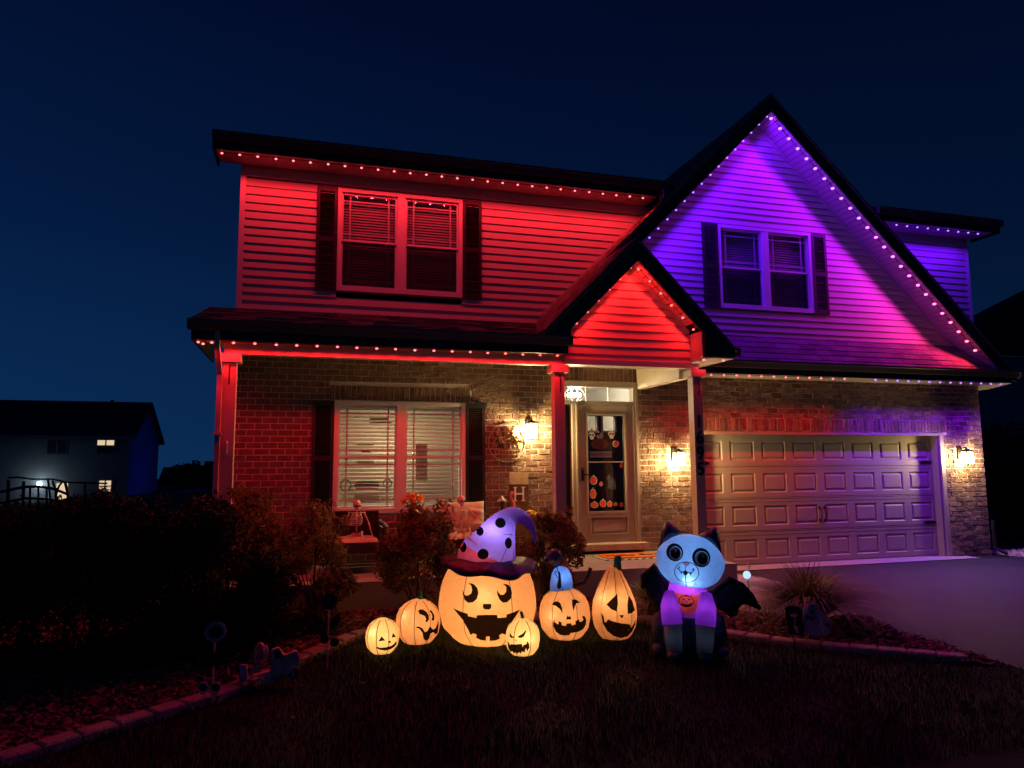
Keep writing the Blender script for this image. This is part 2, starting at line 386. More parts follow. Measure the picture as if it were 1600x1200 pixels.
# --- main roof, soffits, fascia, gutter
def slats(mb, a, b, width, fn, n):
    pass
EX0, EX1 = -7.39, 6.05
mr = MB(); S = 5/12
for xa, xb in ((EX0, -.72), (3.12, EX1)): mr.prism([(-.62, 6.07), (.3, 6.07+.92*S), (.3, 6.0+.92*S), (-.62, 6.0)], xa, xb, ax='x')
mr.prism([(.3, 6.07+.92*S), (4.5, 6.07+5.12*S), (9.7, 6.07), (9.7, 6.0), (4.5, 6.0+5.12*S), (.3, 6.0+.92*S)], EX0, EX1, ax='x')
mr.build('roof', M['shingle'], house)
for xa, xb in ((EX0+.03, -.85), (3.0, EX1-.05)):
    so = MB(); x = xa
    while x < xb: so.box(x, x+.098, -.575, -.03, 5.90, 5.915); x += .102
    so.box(xa, xb, -.57, -.035, 5.9155, 5.93); so.build('eave_soffit', M['soffit'], house)
boxes('fascia', [(EX0, -.60, -.60, -.577, 5.845, 6.06), (3.15, EX1, -.60, -.577, 5.845, 6.06), (EX0, EX0+.022, -.577, 0, 5.845, 6.06), (EX1-.022, EX1, -.577, 0, 5.845, 6.06)], 'fascia', house)
def gutter(x0, x1, yb, zt, parent, m='gutter', sag=0):
    pr = [(yb, zt), (yb, zt-.115), (yb-.065, zt-.115), (yb-.085, zt-.075), (yb-.105, zt-.035), (yb-.12, zt-.03), (yb-.12, zt), (yb-.112, zt), (yb-.112, zt-.022), (yb-.08, zt-.06), (yb-.06, zt-.105), (yb-.008, zt-.105), (yb-.008, zt)]
    return MB().prism(pr, x0, x1, ax='x').box(x0-.003, x0+.003, yb-.12, yb, zt-.115, zt-.001).box(x1-.003, x1+.003, yb-.12, yb, zt-.115, zt-.001).build('gutter', M[m], parent)
gutter(EX0+.01, -.80, -.602, 6.055, house); gutter(3.25, EX1-.05, -.602, 6.055, house)
MB().tube([(-.86,-.66,5.95), (-.86,-.66,5.86), (-.80,-.55,5.78), (-.70,-.30,5.66)], .036, 8).build('gutter_outlet', M['gutter'], house)
# --- big gable roof
gr = MB(); FY = -.62
def slab(mb, p, q, y0, y1, t=.05):
    mb.prism([p, q, (q[0], q[1]-t), (p[0], p[1]-t)], y0, y1)
slab(gr, (AX, AZ), (6.16, ztopR(6.16)), FY-.02, .6); slab(gr, (-.95, ztopL(-.95)), (AX, AZ), FY-.02, 5.0)
slab(gr, (AX+.0, AZ), (3.1, ztopR(3.1)), .6, 5.0)
slab(gr, (SX, ztopL(SX)), (-.95, ztopL(-.95)), FY-.02, .0)
gr.build('gable_roof', M['shingle'], house)
def rake(name, pts, y0, y1, m): return MB().prism(pts, y0, y1).build(name, M[m], house)
# rake boards are sheets with real thickness: outer face dark
rake('rake_board', [(AX, AZ-.02), (6.12, ztopR(6.12)-.02), (6.12, ztopR(6.12)-.16), (5.86, ztopR(5.86)-.30), (AX, AZ-.30)], FY, FY+.025, 'fascia')
rake('rake_board', [(AX, AZ-.02), (AX, AZ-.30), (-1.95, ztopL(-1.95)-.30), (-1.95, ztopL(-1.95)-.02)], FY, FY+.025, 'fascia')
def rake_soffit(xa, za, dx, dz, L, y0, y1, side):
    """planked soffit along a rake: strips across the overhang with open joints"""
    mb = MB(); n = int(L/.102); ux, uz = dx, dz; nx, nz = (-uz, ux) if side > 0 else (uz, -ux)
    for i in range(n):
        a, b = i*.102, i*.102+.091
        p = [(xa+ux*a, za+uz*a), (xa+ux*b, za+uz*b)]
        mb.prism([p[0], p[1], (p[1][0]+nx*.012, p[1][1]+nz*.012), (p[0][0]+nx*.012, p[0][1]+nz*.012)], y0, y1)
    a, b = 0, L
    mb.prism([(xa+nx*.013, za+nz*.013), (xa+ux*L+nx*.013, za+uz*L+nz*.013), (xa+ux*L+nx*.03, za+uz*L+nz*.03), (xa+nx*.03, za+nz*.03)], y0, y1, 1)
    return mb.build('rake_soffit', [M['siding'], M['black']], house)
aR = math.atan(.945); aL = math.atan(1.0)
rake_soffit(AX, AZ-SO, math.cos(aR), -math.sin(aR), 6.25, FY+.026, GY, 1)
rake_soffit(AX, AZ-SO, -math.cos(aL), -math.sin(aL), 4.4, FY+.026, GY, -1)
# thin bright trim where wall meets soffit
for sgn, aa, L in ((1, aR, 6.0), (-1, aL, 4.3)):
    ux, uz = sgn*math.cos(aa), -math.sin(aa); nx, nz = -sgn*math.sin(aa)*1, -math.cos(aa)
    p = (AX, AZ-SO); q = (AX+ux*L, AZ-SO+uz*L)
    MB().prism([p, q, (q[0]+nx*.035, q[1]+nz*.035), (p[0]+nx*.035, p[1]+nz*.035)], GY-.03, GY+.0).build('rake_trim', M['siding'], house)
# --- shingle courses on the roofs that face the street
def shingles(mb, O, U, V, L, H, inside=lambda p: True, ex=.135, tw=.30):
    O, U, V = Vector(O), Vector(U).normalized(), Vector(V).normalized(); Nn = U.cross(V).normalized()
    if Nn.z < 0: Nn = -Nn
    r = 0
    while r*ex < H:
        x = -random.uniform(0, tw)
        while x < L:
            wd = tw*random.uniform(.55, 1.25); a, b = max(0, x), min(L, x+wd-.004); x += wd
            if b-a < .03: continue
            v0, v1 = r*ex, min(H, r*ex+ex+.02); t = random.uniform(.010, .019)
            c = O+U*(a+b)/2+V*(v0+v1)/2
            if not inside(c): continue
            P = lambda s, q, h: O+U*s+V*q+Nn*h
            mb.add([P(a,v0,0), P(b,v0,0), P(b,v1,0), P(a,v1,0), P(a,v0,t), P(b,v0,t), P(b,v1,.002), P(a,v1,.002)], [(4,5,6,7), (0,1,5,4), (1,2,6,5), (3,0,4,7)])
        r += 1
    return mb
# pent roof over the garage
PG = -.60; pz = 3.25; ps = (3.80-pz)/(GY-.01-PG)
MB().prism([(PG, pz), (GY, pz+(GY-PG)*ps), (GY, pz+(GY-PG)*ps-.06), (PG, pz-.06)], -.48, 6.02, ax='x').build('pent_roof', M['shingle'], house)
mb = shingles(MB(), (-.46, PG, pz), (1,0,0), (0, 1, ps), 6.5, math.hypot(GY-PG, (GY-PG)*ps)-.01)
tag(mb.build('roof_shingles', M['shingle'], house), kind='stuff')
box('flashing', -.46, 5.6, GY-.04, GY-.022, 3.745, 3.765, M['trim'], house)
gutter(-.44, 6.10, PG, 3.285, house)
boxes('fascia', [(-.44, 5.98, PG, PG+.022, 3.075, 3.20), (5.958, 5.98, PG+.022, .05, 3.085, 3.25)], 'fascia', house)
so = MB(); x = -.42
while x < 5.95: so.box(x, x+.098, PG+.025, 0.0, 3.085, 3.097); x += .102
so.build('eave_soffit', M['soffit'], house)
MB().add([(5.93,-.2,3.0), (5.93,.6,3.0), (6.14,.6,3.085), (6.14,-.5,3.085), (5.93,-.55,3.085), (5.93,.6,3.085)], [(0,1,2,3), (0,3,4), (1,5,2), (0,4,5,1), (2,5,4,3)]).build('eave_return', M['trim'], house)
# --- porch roof
PY = -1.84; pz = 3.27; ps = (3.83-pz)/(0-PY)
MB().prism([(PY-.02, pz), (-.001, 3.83), (-.001, 3.77), (PY-.02, pz-.06)], -7.39, -2.9, ax='x').build('porch_roof', M['shingle'], house)
mb = shingles(MB(), (-7.40, PY-.03, pz), (1,0,0), (0, 1, ps), 4.62, 1.87)
shingles(mb, (SX, -1.86, ztopL(SX)), (0,1,0), (-1, 0, -1), 1.86, 1.90)
shingles(mb, (AX, FY-.02, AZ), (0,1,0), (-1, 0, -1), .62, 4.40)
tag(mb.build('roof_shingles', M['shingle'], house), kind='stuff')
box('flashing', X0+.05, -2.75, -.04, -.021, 3.832, 3.85, M['trim'], house)
# flashing trim where the left slope meets the siding
p, q = (-.75, ztopL(-.75)), (-2.62, ztopL(-2.62))
MB().prism([p, q, (q[0]-.03, q[1]+.035), (p[0]-.03, p[1]+.035)], -.045, 0).build('flashing', M['siding'], house)
gutter(-7.375, -2.88, PY, 3.29, house)
boxes('fascia', [(-7.35, -2.90, PY, PY+.022, 3.07, 3.23), (-7.35, -7.328, PY+.022, 0, 3.07, 3.30)], 'fascia', house)
so = MB(); x = -7.32
while x < -.45: so.box(x, x+.098, -1.44, -.001, 3.285, 3.297); x += .102
so.build('porch_ceiling', M['soffit'], house)
so = MB(); x = -7.32
while x < -2.95: so.box(x, x+.098, PY+.024, -1.581, 3.085, 3.097); x += .102
so.box(-7.32, -2.9, PY+.024, -1.581, 3.098, 3.11); so.build('eave_soffit', M['soffit'], house)
MB().box(-7.03, -2.86, -1.58, -1.44, 2.965, 3.30).build('porch_beam', M['post'], house)
MB().box(-2.859, -.86, -1.56, -1.36, 2.985, 3.06).build('porch_beam', M['trim'], house)
MB().box(-1.06, -.93, -1.359, -.002, 2.86, 3.28).build('porch_beam', M['cream'], house)
# --- small gable roof in front of the entry
gs = MB(); FS = -1.84
slab(gs, (SX, SZ), (-.44, SZ-(SX+.44)*-1), FS-.02, -.05)
slab(gs, (-3.30, SZ-(SX+3.30)), (SX, SZ), FS-.02, -.02)
gs.build('gable_roof', M['shingle'], house)
zs = lambda x: SZ-abs(x-SX)
rake('rake_board', [(SX, SZ-.02), (-.46, zs(-.46)-.02), (-.46, 3.115), (-.92, 3.115), (-.92, zs(-.92)-.30), (SX, SZ-.30)], FS, FS+.03, 'fascia')
rake('rake_board', [(SX, SZ-.02), (SX, SZ-.30), (-2.86, zs(-2.86)-.30), (-2.86, 3.26), (-3.24, 3.26), (-3.24, zs(-3.24)-.02)], FS, FS+.03, 'fascia')
rake_soffit(SX, SZ-SS, .7071, -.7071, 1.30, FS+.031, SY, 1); rake_soffit(SX, SZ-SS, -.7071, -.7071, 1.36, FS+.031, SY, -1)
MB().prism([(SX, SZ-SS), (SX+.93, SZ-SS-.93), (SX+.905, SZ-SS-.955), (SX, SZ-SS-.05)], SY-.032, SY-.001).build('rake_trim', M['siding'], house)
MB().box(-.945, -.925, FS+.031, SY+.1, 3.115, 3.47).build('return_panel', M['siding'], house)
MB().box(-.945, -.47, FS+.031, -.62, 3.10, 3.114).box(-.47, -.455, FS+.031, -.62, 3.10, 3.24).build('eave_return', M['trim'], house)
gutter(-.44, -.30, -1.62, 3.27, house)
# --- posts, slab, sill
for x0 in (-7.03, -3.0, -.975):
    p = MB().box(x0, x0+.14, -1.58, -1.44, .45, 2.865).build('porch_post', M['post'], house)
    boxes('post_capital', [(x0-.045, x0+.185, -1.625, -1.395, 2.866, 2.963)], 'post', p); boxes('post_base', [(x0-.02, x0+.16, -1.60, -1.42, .331, .45)], 'post', p)
    MB().tube([(x0+.07,-1.59,2.83), (x0+.07,-1.62,2.80), (x0+.07,-1.625,2.70), (x0+.07,-1.61,2.60)], .009, 5).build('capital_shadow', M['iron'], p)  # dark bent rod put where the capital's shadow runs down the post
    if x0 < -7:
        MB().tube([(x0+.07,-1.585,1.95), (x0+.07,-1.62,1.93), (x0+.07,-1.62,1.82), (x0+.07,-1.585,1.80)], .014, 6).build('cleat', M['galv'], p)
    if x0 > -1:
        for k, ch in enumerate('1695'):
            cu = bpy.data.curves.new('house_number', 'FONT'); cu.body = ch; cu.size = .25; cu.extrude = .008; cu.align_x = 'CENTER'; cu.offset = .004
            t = bpy.data.objects.new('tmp', cu); col.objects.link(t); me = bpy.data.meshes.new_from_object(t); bpy.data.objects.remove(t)
            me.materials.clear(); me.materials.append(M['black'])
            o = link('house_number', me, p, (x0+.07, -1.589, 2.16-k*.215)); o.rotation_euler = (R(90), 0, 0)
ds = MB().tube([(-7.075,-1.84,3.18), (-7.075,-1.84,3.0), (-7.06,-1.62,2.72), (-7.06,-1.60,2.60), (-7.06,-1.60,.1)], .038, 4).box(-7.105,-7.015,-1.645,-1.555,2.02,2.05).build('downspout', M['post'], house)
MB().tube([(5.98,-.03,.62), (5.98,-.03,.12), (5.98,-.25,.04)], .034, 4).build('drain_pipe', M['black'], house)
slabo = MB().box(-7.05, -.45, -1.66, -.002, -.2, .325).build('porch_slab', M['concrete'], house)
MB().box(-2.47, -1.0, -.20, .0, .385, .475).build('door_sill', M['stone'], house)
# --- windows
def window(W, y, lit, screen):
    xl, xr, z0, z1 = W; wn = MB(); c = .055
    wn.box(xl, xl+c, y-.035, y+.10, z0, z1).box(xr-c, xr, y-.035, y+.10, z0, z1).box(xl+c, xr-c, y-.035, y+.10, z1-c, z1).box(xl+c, xr-c, y-.04, y+.10, z0, z0+c*1.2)
    xm = (xl+xr)/2; wn.box(xm-.062, xm+.062, y-.03, y+.10, z0+c*1.2, z1-c)
    wn = wn.build('window', M['window'], house)
    zm = (z0+z1)/2 - .005
    for a, b in ((xl+c, xm-.062), (xm+.062, xr-c)):
        for k, (c0, c1, dy) in enumerate(((z0+c*1.2, zm+.012, .035), (zm-.012, z1-c, .012))):
            f = .028; yy = y+dy
            MB().box(a, a+f, yy, yy+.03, c0, c1).box(b-f, b, yy, yy+.03, c0, c1).box(a+f, b-f, yy, yy+.03, c0, c0+f*1.1).box(a+f, b-f, yy, yy+.03, c1-f*1.1, c1).build('sash', M['window'], wn)
            ga, gb, gc, gd = a+f, b-f, c0+f*1.1, c1-f*1.1
            MB().quad((ga, yy+.012, gc), (gb, yy+.012, gc), (gb, yy+.012, gd), (ga, yy+.012, gd)).build('pane', M['glass'], wn)
            mt = MB(); g = .0115
            for xx in (ga+.095, gb-.095): mt.box(xx-g, xx+g, yy+.016, yy+.024, gc, gd)
            for zz in (gc+.085, gd-.085): mt.box(ga, gb, yy+.0165, yy+.0235, zz-g, zz+g)
            mt.build('muntin', M['window'], wn)
            if screen and k == 0: MB().quad((ga, yy-.006, gc), (gb, yy-.006, gc), (gb, yy-.006, gd), (ga, yy-.006, gd)).build('insect_screen', M['screen'], wn)
        # blind: slats one by one
        pitch = .055 if lit else .042; zz = z1-c-.04; sl = MB()
        tl = R(42) if lit else R(60); wdt = .058 if lit else .044
        me = MB().obox(Matrix.Rotation(tl, 4, 'X'), b-a-.015, wdt, .0022).mesh('blind_slat', M['blind'] if lit else M['blinddark'])
        while zz > z0+.10:
            o = link('blind_slat', me, wn, ((a+b)/2, y+.115, zz)); zz -= pitch
        box('blind_rail', a+.005, b-.005, y+.095, y+.135, z1-c-.03, z1-c+.01, M['blinddark'], wn)
        box('blind_rail', a+.005, b-.005, y+.10, y+.13, z0+.075, z0+.095, M['blinddark'], wn)
    d = 1.6 if lit else .5
    MB().quad((xl-.3,y+d,z0-.3),(xr+.3,y+d,z0-.3),(xr+.3,y+d,z1+.3),(xl-.3,y+d,z1+.3)).quad((xl-.3,y+.27,z0-.3),(xl-.3,y+d,z0-.3),(xl-.3,y+d,z1+.3),(xl-.3,y+.27,z1+.3)).quad((xr+.3,y+.27,z0-.3),(xr+.3,y+d,z0-.3),(xr+.3,y+d,z1+.3),(xr+.3,y+.27,z1+.3)).quad((xl-.3,y+.27,z1+.3),(xr+.3,y+.27,z1+.3),(xr+.3,y+d,z1+.3),(xl-.3,y+d,z1+.3)).quad((xl-.3,y+.27,z0-.3),(xr+.3,y+.27,z0-.3),(xr+.3,y+d,z0-.3),(xl-.3,y+d,z0-.3)).build('room_lining', M['room'] if lit else M['darkroom'], wn)
    for a, b in ((xl-.295, xl-.003), (xr+.003, xr+.295)):
        fr = MB(); c = .045; zz = (z0+z1)/2-.05
        fr.box(a, a+c, y-.045, y-.012, z0-.01, z1).box(b-c, b, y-.045, y-.012, z0-.01, z1).box(a+c, b-c, y-.045, y-.012, z1-.07, z1).box(a+c, b-c, y-.045, y-.012, z0-.01, z0+.08).box(a+c, b-c, y-.045, y-.012, zz, zz+.07)
        fr.box(a+.002, b-.002, y-.016, y-.008, z0, z1-.005)
        sh = fr.build('shutter', M['shutter'], house)
        lv = MB()
        for c0, c1 in ((z0+.08, zz), (zz+.07, z1-.07)):
            n = int((c1-c0)/.030)
            for i in range(n):
                q = c0+(i+.5)*(c1-c0)/n; lv.obox(Matrix.Translation((((a+b)/2), y-.030, q)) @ Matrix.Rotation(R(-38), 4, 'X'), b-a-2*c, .034, .006)
        tag(lv.build('louvres', M['shutter'], sh), kind='stuff')
    return wn
wlow = window(WL, 0, True, False); wup = window(WU, 0, False, True); wri = window(WR, GY, False, True)
lamp('POINT', 'room_lamp', (-4.8, 1.0, 1.85), W_ROOM, (1, .82, .55), .12)
lamp('POINT', 'screen_glow', (-4.0, .40, 1.9), .9, (.35, .72, 1), .08)
# --- entry door with transom and sidelight
dr = MB(); T = 'taupe'
x0, x1, z0, z1 = DOOR
dr.box(x0, x0+.05, -.02, .12, .475, z1).box(x1-.085, x1, -.02, .12, .475, z1).box(x0+.05, x1-.085, -.02, .12, 2.875, z1).box(x0+.05, x1-.085, -.015, .12, 2.60, 2.655).box(-2.165, -2.075, -.015, .12, .475, 2.60)
dr.box(x0+.05, x1-.085, -.035, -.022, 2.93, 2.965).box(-2.11, -2.09, -.04, -.016, .475, 2.60).box(x1-.05, x1-.03, -.035, -.021, .475, 2.93)
door = dr.build('front_door', M[T], house)
sd = MB(); a, b, c, d = -2.07, -1.14, .48, 2.595
ga, gb, gc, gd = -1.915, -1.305, .955, 2.43
for q in rects(a, b, c, d, [(ga, gb, gc, gd), (-1.90, -1.26, .60, .88)]): sd.box(q[0], q[1], 0, .04, q[2], q[3])
sd.box(-1.84, -1.32, .008, .03, .655, .825)
for q in ((-1.90,-1.885,.60,.88), (-1.275,-1.26,.60,.88), (-1.885,-1.275,.865,.88), (-1.885,-1.275,.60,.615), (ga-.03,ga,gc-.03,gd+.03), (gb,gb+.03,gc-.03,gd+.03), (ga,gb,gd,gd+.03), (ga,gb,gc-.03,gc), (ga,gb,1.70,1.715)): sd.box(q[0], q[1], -.014, .03, q[2], q[3])
sd.build('storm_door', M[T], door)
box('kick_panel', -1.90, -1.26, .03, .038, .60, .88, M[T], door)
MB().quad((ga,.03,gc),(gb,.03,gc),(gb,.03,gd),(ga,.03,gd)).build('pane', M['glass'], door)
MB().box(-2.03,-1.99,-.02,0,1.42,1.62).tube([(-2.01,-.02,1.52),(-2.01,-.06,1.52),(-1.90,-.065,1.51)], .012, 6).ball((-2.01,-.022,1.59), .018).build('door_handle', M['iron'], door)
# dark inner door with two lit lites
ind = MB()
for q in rects(x0+.05, x1-.085, .48, 2.60, [(-1.90,-1.71,2.20,2.43), (-1.60,-1.40,2.20,2.43)]): ind.box(q[0], q[1], .13, .17, q[2], q[3])
ind.build('inner_door', M['darkroom'], door)
fr = MB()
for q in ((-1.90,-1.71,2.20,2.43), (-1.60,-1.40,2.20,2.43)):
    for r in ((q[0]-.03,q[0],q[2]-.03,q[3]), (q[1],q[1]+.03,q[2]-.03,q[3]), (q[0],q[1],q[2]-.03,q[2])): fr.box(r[0], r[1], .115, .13, r[2], r[3])
fr.build('lite_frame', M[T], door)
box('sidelight_panel', -2.365, -2.27, .06, .10, .55, 2.45, M['cream'], door)
ts = MB()
xs = [x0+.05, -2.05-.03, -1.795, -1.47, x1-.085]; xs = [-2.37, -2.24, -1.915, -1.535, -1.135]
for k, (p, q) in enumerate(zip(xs, xs[1:])):
    MB().quad((p+.006,.05,2.657),(q-.006,.05,2.657),(q-.006,.05,2.873),(p+.006,.05,2.873)).build('transom_pane', M['glass'], door)
    if k: MB().box(p-.006, p+.006, .03, .06, 2.656, 2.874).build('transom_bar', M['trim'], door)
hl = MB(); hx0, hx1, hz0, hz1, hy = -2.7, -.9, .4, 3.05, 2.4
hl.quad((hx0,hy,hz0),(hx1,hy,hz0),(hx1,hy,hz1),(hx0,hy,hz1)).quad((hx0,.27,hz0),(hx0,hy,hz0),(hx0,hy,hz1),(hx0,.27,hz1)).quad((hx1,.27,hz0),(hx1,hy,hz0),(hx1,hy,hz1),(hx1,.27,hz1)).quad((hx0,.27,hz1),(hx1,.27,hz1),(hx1,hy,hz1),(hx0,hy,hz1)).quad((hx0,.27,hz0),(hx1,.27,hz0),(hx1,hy,hz0),(hx0,hy,hz0))
hl.build('hall_lining', M['white'], door)
ch = thing('chandelier', 'glowing glass globe chandelier seen through the transom above the door', 'chandelier', (-1.96, .42, 2.79))
g = MB()
for k in range(5):
    a = k*math.pi*2/5; g.ball((.085*math.cos(a), .085*math.sin(a), .0), .036, 8)
g.build('bulb', M['lampglow'], ch)
g = MB()
for k in range(8):
    a = k*math.pi/4; g.tube([(.17*math.sin(t)*math.cos(a), .17*math.sin(t)*math.sin(a), .12*math.cos(t)) for t in [i*math.pi/8 for i in range(9)]], .006, 4)
g.build('cage', M['galv'], ch)
MB().tube([(0,0,.12),(0,0,.27)], .008, 5).build('stem', M['galv'], ch)
lamp('POINT', 'chandelier_light', (0,0,-.0), W_HALL, (1,.85,.62), .05, ch)
# --- garage door
gd_ = MB(); Yg = .15
gd_.box(-.03, 5.02, Yg+.03, Yg+.06, -.02, 2.2)
gdoor = gd_.build('garage_door', M['fascia'], house)
SH = 2.155/4; pw, ph = .47, .325
pm = MB()
def ring(a, b, ya, yb):
    (w1, h1), (w2, h2) = a, b
    A = [(-w1/2,ya,-h1/2),(w1/2,ya,-h1/2),(w1/2,ya,h1/2),(-w1/2,ya,h1/2)]; B = [(-w2/2,yb,-h2/2),(w2/2,yb,-h2/2),(w2/2,yb,h2/2),(-w2/2,yb,h2/2)]
    pm.add(A+B, [(0,1,5,4),(1,2,6,5),(2,3,7,6),(3,0,4,7)])
ring((pw,ph), (pw-.035,ph-.035), 0, .015); ring((pw-.035,ph-.035), (pw-.06,ph-.06), .015, .015); ring((pw-.06,ph-.06), (pw-.12,ph-.12), .015, .002)
pm.quad((-(pw-.12)/2,.002,-(ph-.12)/2), ((pw-.12)/2,.002,-(ph-.12)/2), ((pw-.12)/2,.002,(ph-.12)/2), (-(pw-.12)/2,.002,(ph-.12)/2))
pm = pm.mesh('garage_panel', M['taupe'])
for r in range(4):
    zc = r*SH; hs = [(.305+.61*k-pw/2, .305+.61*k+pw/2, zc+SH/2-ph/2, zc+SH/2+ph/2) for k in range(8)]
    s = MB()
    for q in rects(0, 4.88, zc+.006, zc+SH-.006, hs): s.quad((q[0],Yg,q[2]),(q[1],Yg,q[2]),(q[1],Yg,q[3]),(q[0],Yg,q[3]))
    for zz, sg in ((zc+.006, 1), (zc+SH-.006, -1)): s.quad((0,Yg,zz),(4.88,Yg,zz),(4.88,Yg+.03,zz-sg*.01),(0,Yg+.03,zz-sg*.01))
    s.box(0, 4.88, Yg-.004, Yg+.001, zc+.036, zc+.042).box(0, 4.88, Yg-.004, Yg+.001, zc+SH-.042, zc+SH-.036)
    s.build('door_section', M['taupe'], gdoor)
    for k in range(8): link('garage_panel', pm, gdoor, (.305+.61*k, Yg, zc+SH/2))
for xx, sg in ((.03, 1), (4.85, -1)):
    for zz in (SH*3+.06, SH*1+.06):
        MB().prism([(xx, zz-.02), (xx+sg*.20, zz-.025), (xx+sg*.27, zz+.002), (xx+sg*.20, zz+.028), (xx, zz+.022)], Yg-.012, Yg-.003).build('strap_hinge', M['iron'], gdoor)
for sg in (-1, 1):
    xx = 2.44+sg*.055; zz = SH*1.5
    MB().tube([(xx,Yg-.005,zz-.10),(xx-sg*.01,Yg-.035,zz-.075),(xx-sg*.012,Yg-.045,zz),(xx-sg*.01,Yg-.035,zz+.075),(xx,Yg-.005,zz+.10)], .010, 6).box(xx-.02,xx+.02,Yg-.008,Yg-.001,zz-.13,zz-.085).box(xx-.02,xx+.02,Yg-.008,Yg-.001,zz+.085,zz+.13).build('door_pull', M['iron'], gdoor)
MB().box(-.028, 5.02, -.004, Yg+.03, 2.155, 2.198).box(-.028, 0, .0, Yg+.03, 0, 2.154).box(4.88, 5.018, .02, Yg+.03, 0, 2.154).box(4.93, 5.02, -.006, .02, 0, 2.155).build('garage_trim', M['taupe'], house)
# --- wall lanterns
def lantern(x, z, label):
    t = thing('wall_lantern', label, 'wall lantern', (x, -.012, z), 0, 'lit lanterns on the brick wall')
    h, wd, yb = .25, .145, -.15
    f = MB()
    for sx in (-1,1):
        for sy in (-1,1): f.box(sx*wd/2-.006, sx*wd/2+.006, yb+sy*wd/2-.006, yb+sy*wd/2+.006, -h/2, h/2)
    for zz in (-h/2, h/2):
        for s in (-1,1): f.box(-wd/2, wd/2, yb+s*wd/2-.006, yb+s*wd/2+.006, zz-.006, zz+.006); f.box(s*wd/2-.006, s*wd/2+.006, yb-wd/2, yb+wd/2, zz-.006, zz+.006)
    f.build('frame', M['iron'], t)
    MB().box(-.062,.062,yb-.062,yb+.062,h/2+.006,h/2+.014).add([(-.05,yb-.05,h/2+.014),(.05,yb-.05,h/2+.014),(.05,yb+.05,h/2+.014),(-.05,yb+.05,h/2+.014),(0,yb,h/2+.05)], [(0,1,4),(1,2,4),(2,3,4),(3,0,4)]).build('cap', M['iron'], t)
    MB().box(-.05,.05,-.02,.012,-.02,.19).tube([(0,-.02,.16),(0,yb,.19),(0,yb,h/2+.04)], .009, 6).build('bracket', M['iron'], t)
    pn = MB(); k = wd/2-.002; hh = h/2-.008
    for s in (-1,1): pn.quad((-k,yb+s*k,-hh),(k,yb+s*k,-hh),(k,yb+s*k,hh),(-k,yb+s*k,hh)); pn.quad((s*k,yb-k,-hh),(s*k,yb+k,-hh),(s*k,yb+k,hh),(s*k,yb-k,hh))
    pn.build('glass', M['lampglass'], t)
    b = MB().lathe([(.01,-.09),(.024,-.07),(.034,-.01),(.03,.03),(.016,.06),(.008,.08)], 10, (0,yb,0)); b.build('bulb', M['lampglow'], t, True)
M['lampglass'] = glass('lamp_glass', (.97,.95,.9), .04, .10, (.9,.8,.6))
M['lampglow'] = emit('lamp_glow_bulb', (1,.72,.32), L_LANTERN); M['lampglow'].cycles.emission_sampling = 'AUTO'
lantern(-2.87, 2.17, 'glowing lantern on the brick between the flower basket and the front door post')
lantern(-.44, 1.74, 'glowing lantern on the brick between the front door and the garage')
lantern(5.35, 1.75, 'glowing lantern on the brick pier right of the garage door')
# --- permanent eave lights
BULB = {}
def bulbs(name, label, pts, dirs, colours, watts, cone=138, cable=True, size=.0175, blend=.45):
    t = thing('light_string', label, 'string lights', pts[0], 0, 'LED lights along the roof edges')
    o0 = Vector(pts[0]); lights = {}
    for p, d, c in zip(pts, dirs, colours):
        p = Vector(p)-o0+Vector((random.uniform(-.005,.005), 0, random.uniform(-.003,.003))); d = Vector(d).normalized()
        k = tuple(round(a, 3) for a in c)
        k = (*k, size)
        if k not in BULB:
            e = tuple(min(1, a+.13) for a in c); m_ = emit('led', e, 3.6)
            BULB[k] = MB().lathe([(size*.4,-size*.6),(size*.8,-size*.4),(size,0),(size*.8,size*.4),(size*.4,size*.6)], 8).mesh('bulb', m_, True)
        b = link('bulb', BULB[k], t, p)
        kk = (k, tuple(round(a,2) for a in d))
        if kk not in lights:
            ld = bpy.data.lights.new('led_light', 'SPOT'); ld.energy = watts; ld.color = c; ld.shadow_soft_size = .012; ld.spot_size = R(cone); ld.spot_blend = blend; lights[kk] = ld
        lo = lamp('SPOT', 'led_light', p + d*(size+.012), 0, c, parent=t, direction=d, data=lights[kk])
    if cable:
        P = [Vector(p)-o0 - Vector(d).normalized()*.016 for p, d in zip(pts, dirs)]
        MB().tube(P, .006, 4).build('track', M['fascia'], t)
s = .2289; DN = (0, .08, -1); DT = (0, .36, -1)
n = 28; bulbs('s', 'row of red lights under the main upstairs eave, left of the big gable', [(-7.282+s*i, -.50, 5.832) for i in range(n)], [DT]*n, [RED]*n, W_EAVE, cone=132)
bulbs('s', 'short row of blue lights under the eave right of the purple gable', [(-7.282+s*(48.436+i), -.50, 5.832) for i in range(9)], [DT]*9, [VIOLET]*9, W_WING, cone=132)
n = 19; pp = [(-6.914+s*i, -1.765, 3.058) for i in range(n-1)]
pp = [(-7.28,-1.76,3.055), (-7.22,-1.88,3.02), (-7.14,-1.76,3.055)] + pp
bulbs('s', 'row of red lights under the porch gutter above the front window', pp, [DN]*len(pp), [PORCHRED]*len(pp), W_PORCH, cone=168)
rd = []; rc = []
for i in range(25):
    p = (1.265+s*i*.7237, -.585, 7.43-s*i*.690); rd.append(p); f = i/24
    rc.append(tuple(a*(1-f)+b*f for a, b in zip((.28,.002,1), (.50,.008,.85))) if f < .5 else tuple(a*(1-g)+b*g for g in [(f-.5)*2] for a, b in zip((.50,.008,.85), (1,.03,.08))))
bulbs('s', 'row of lights fading purple to red down the right slope of the big gable', rd, [(-math.sin(aR), .05, -math.cos(aR))]*25, rc, W_RAKE, size=.031)
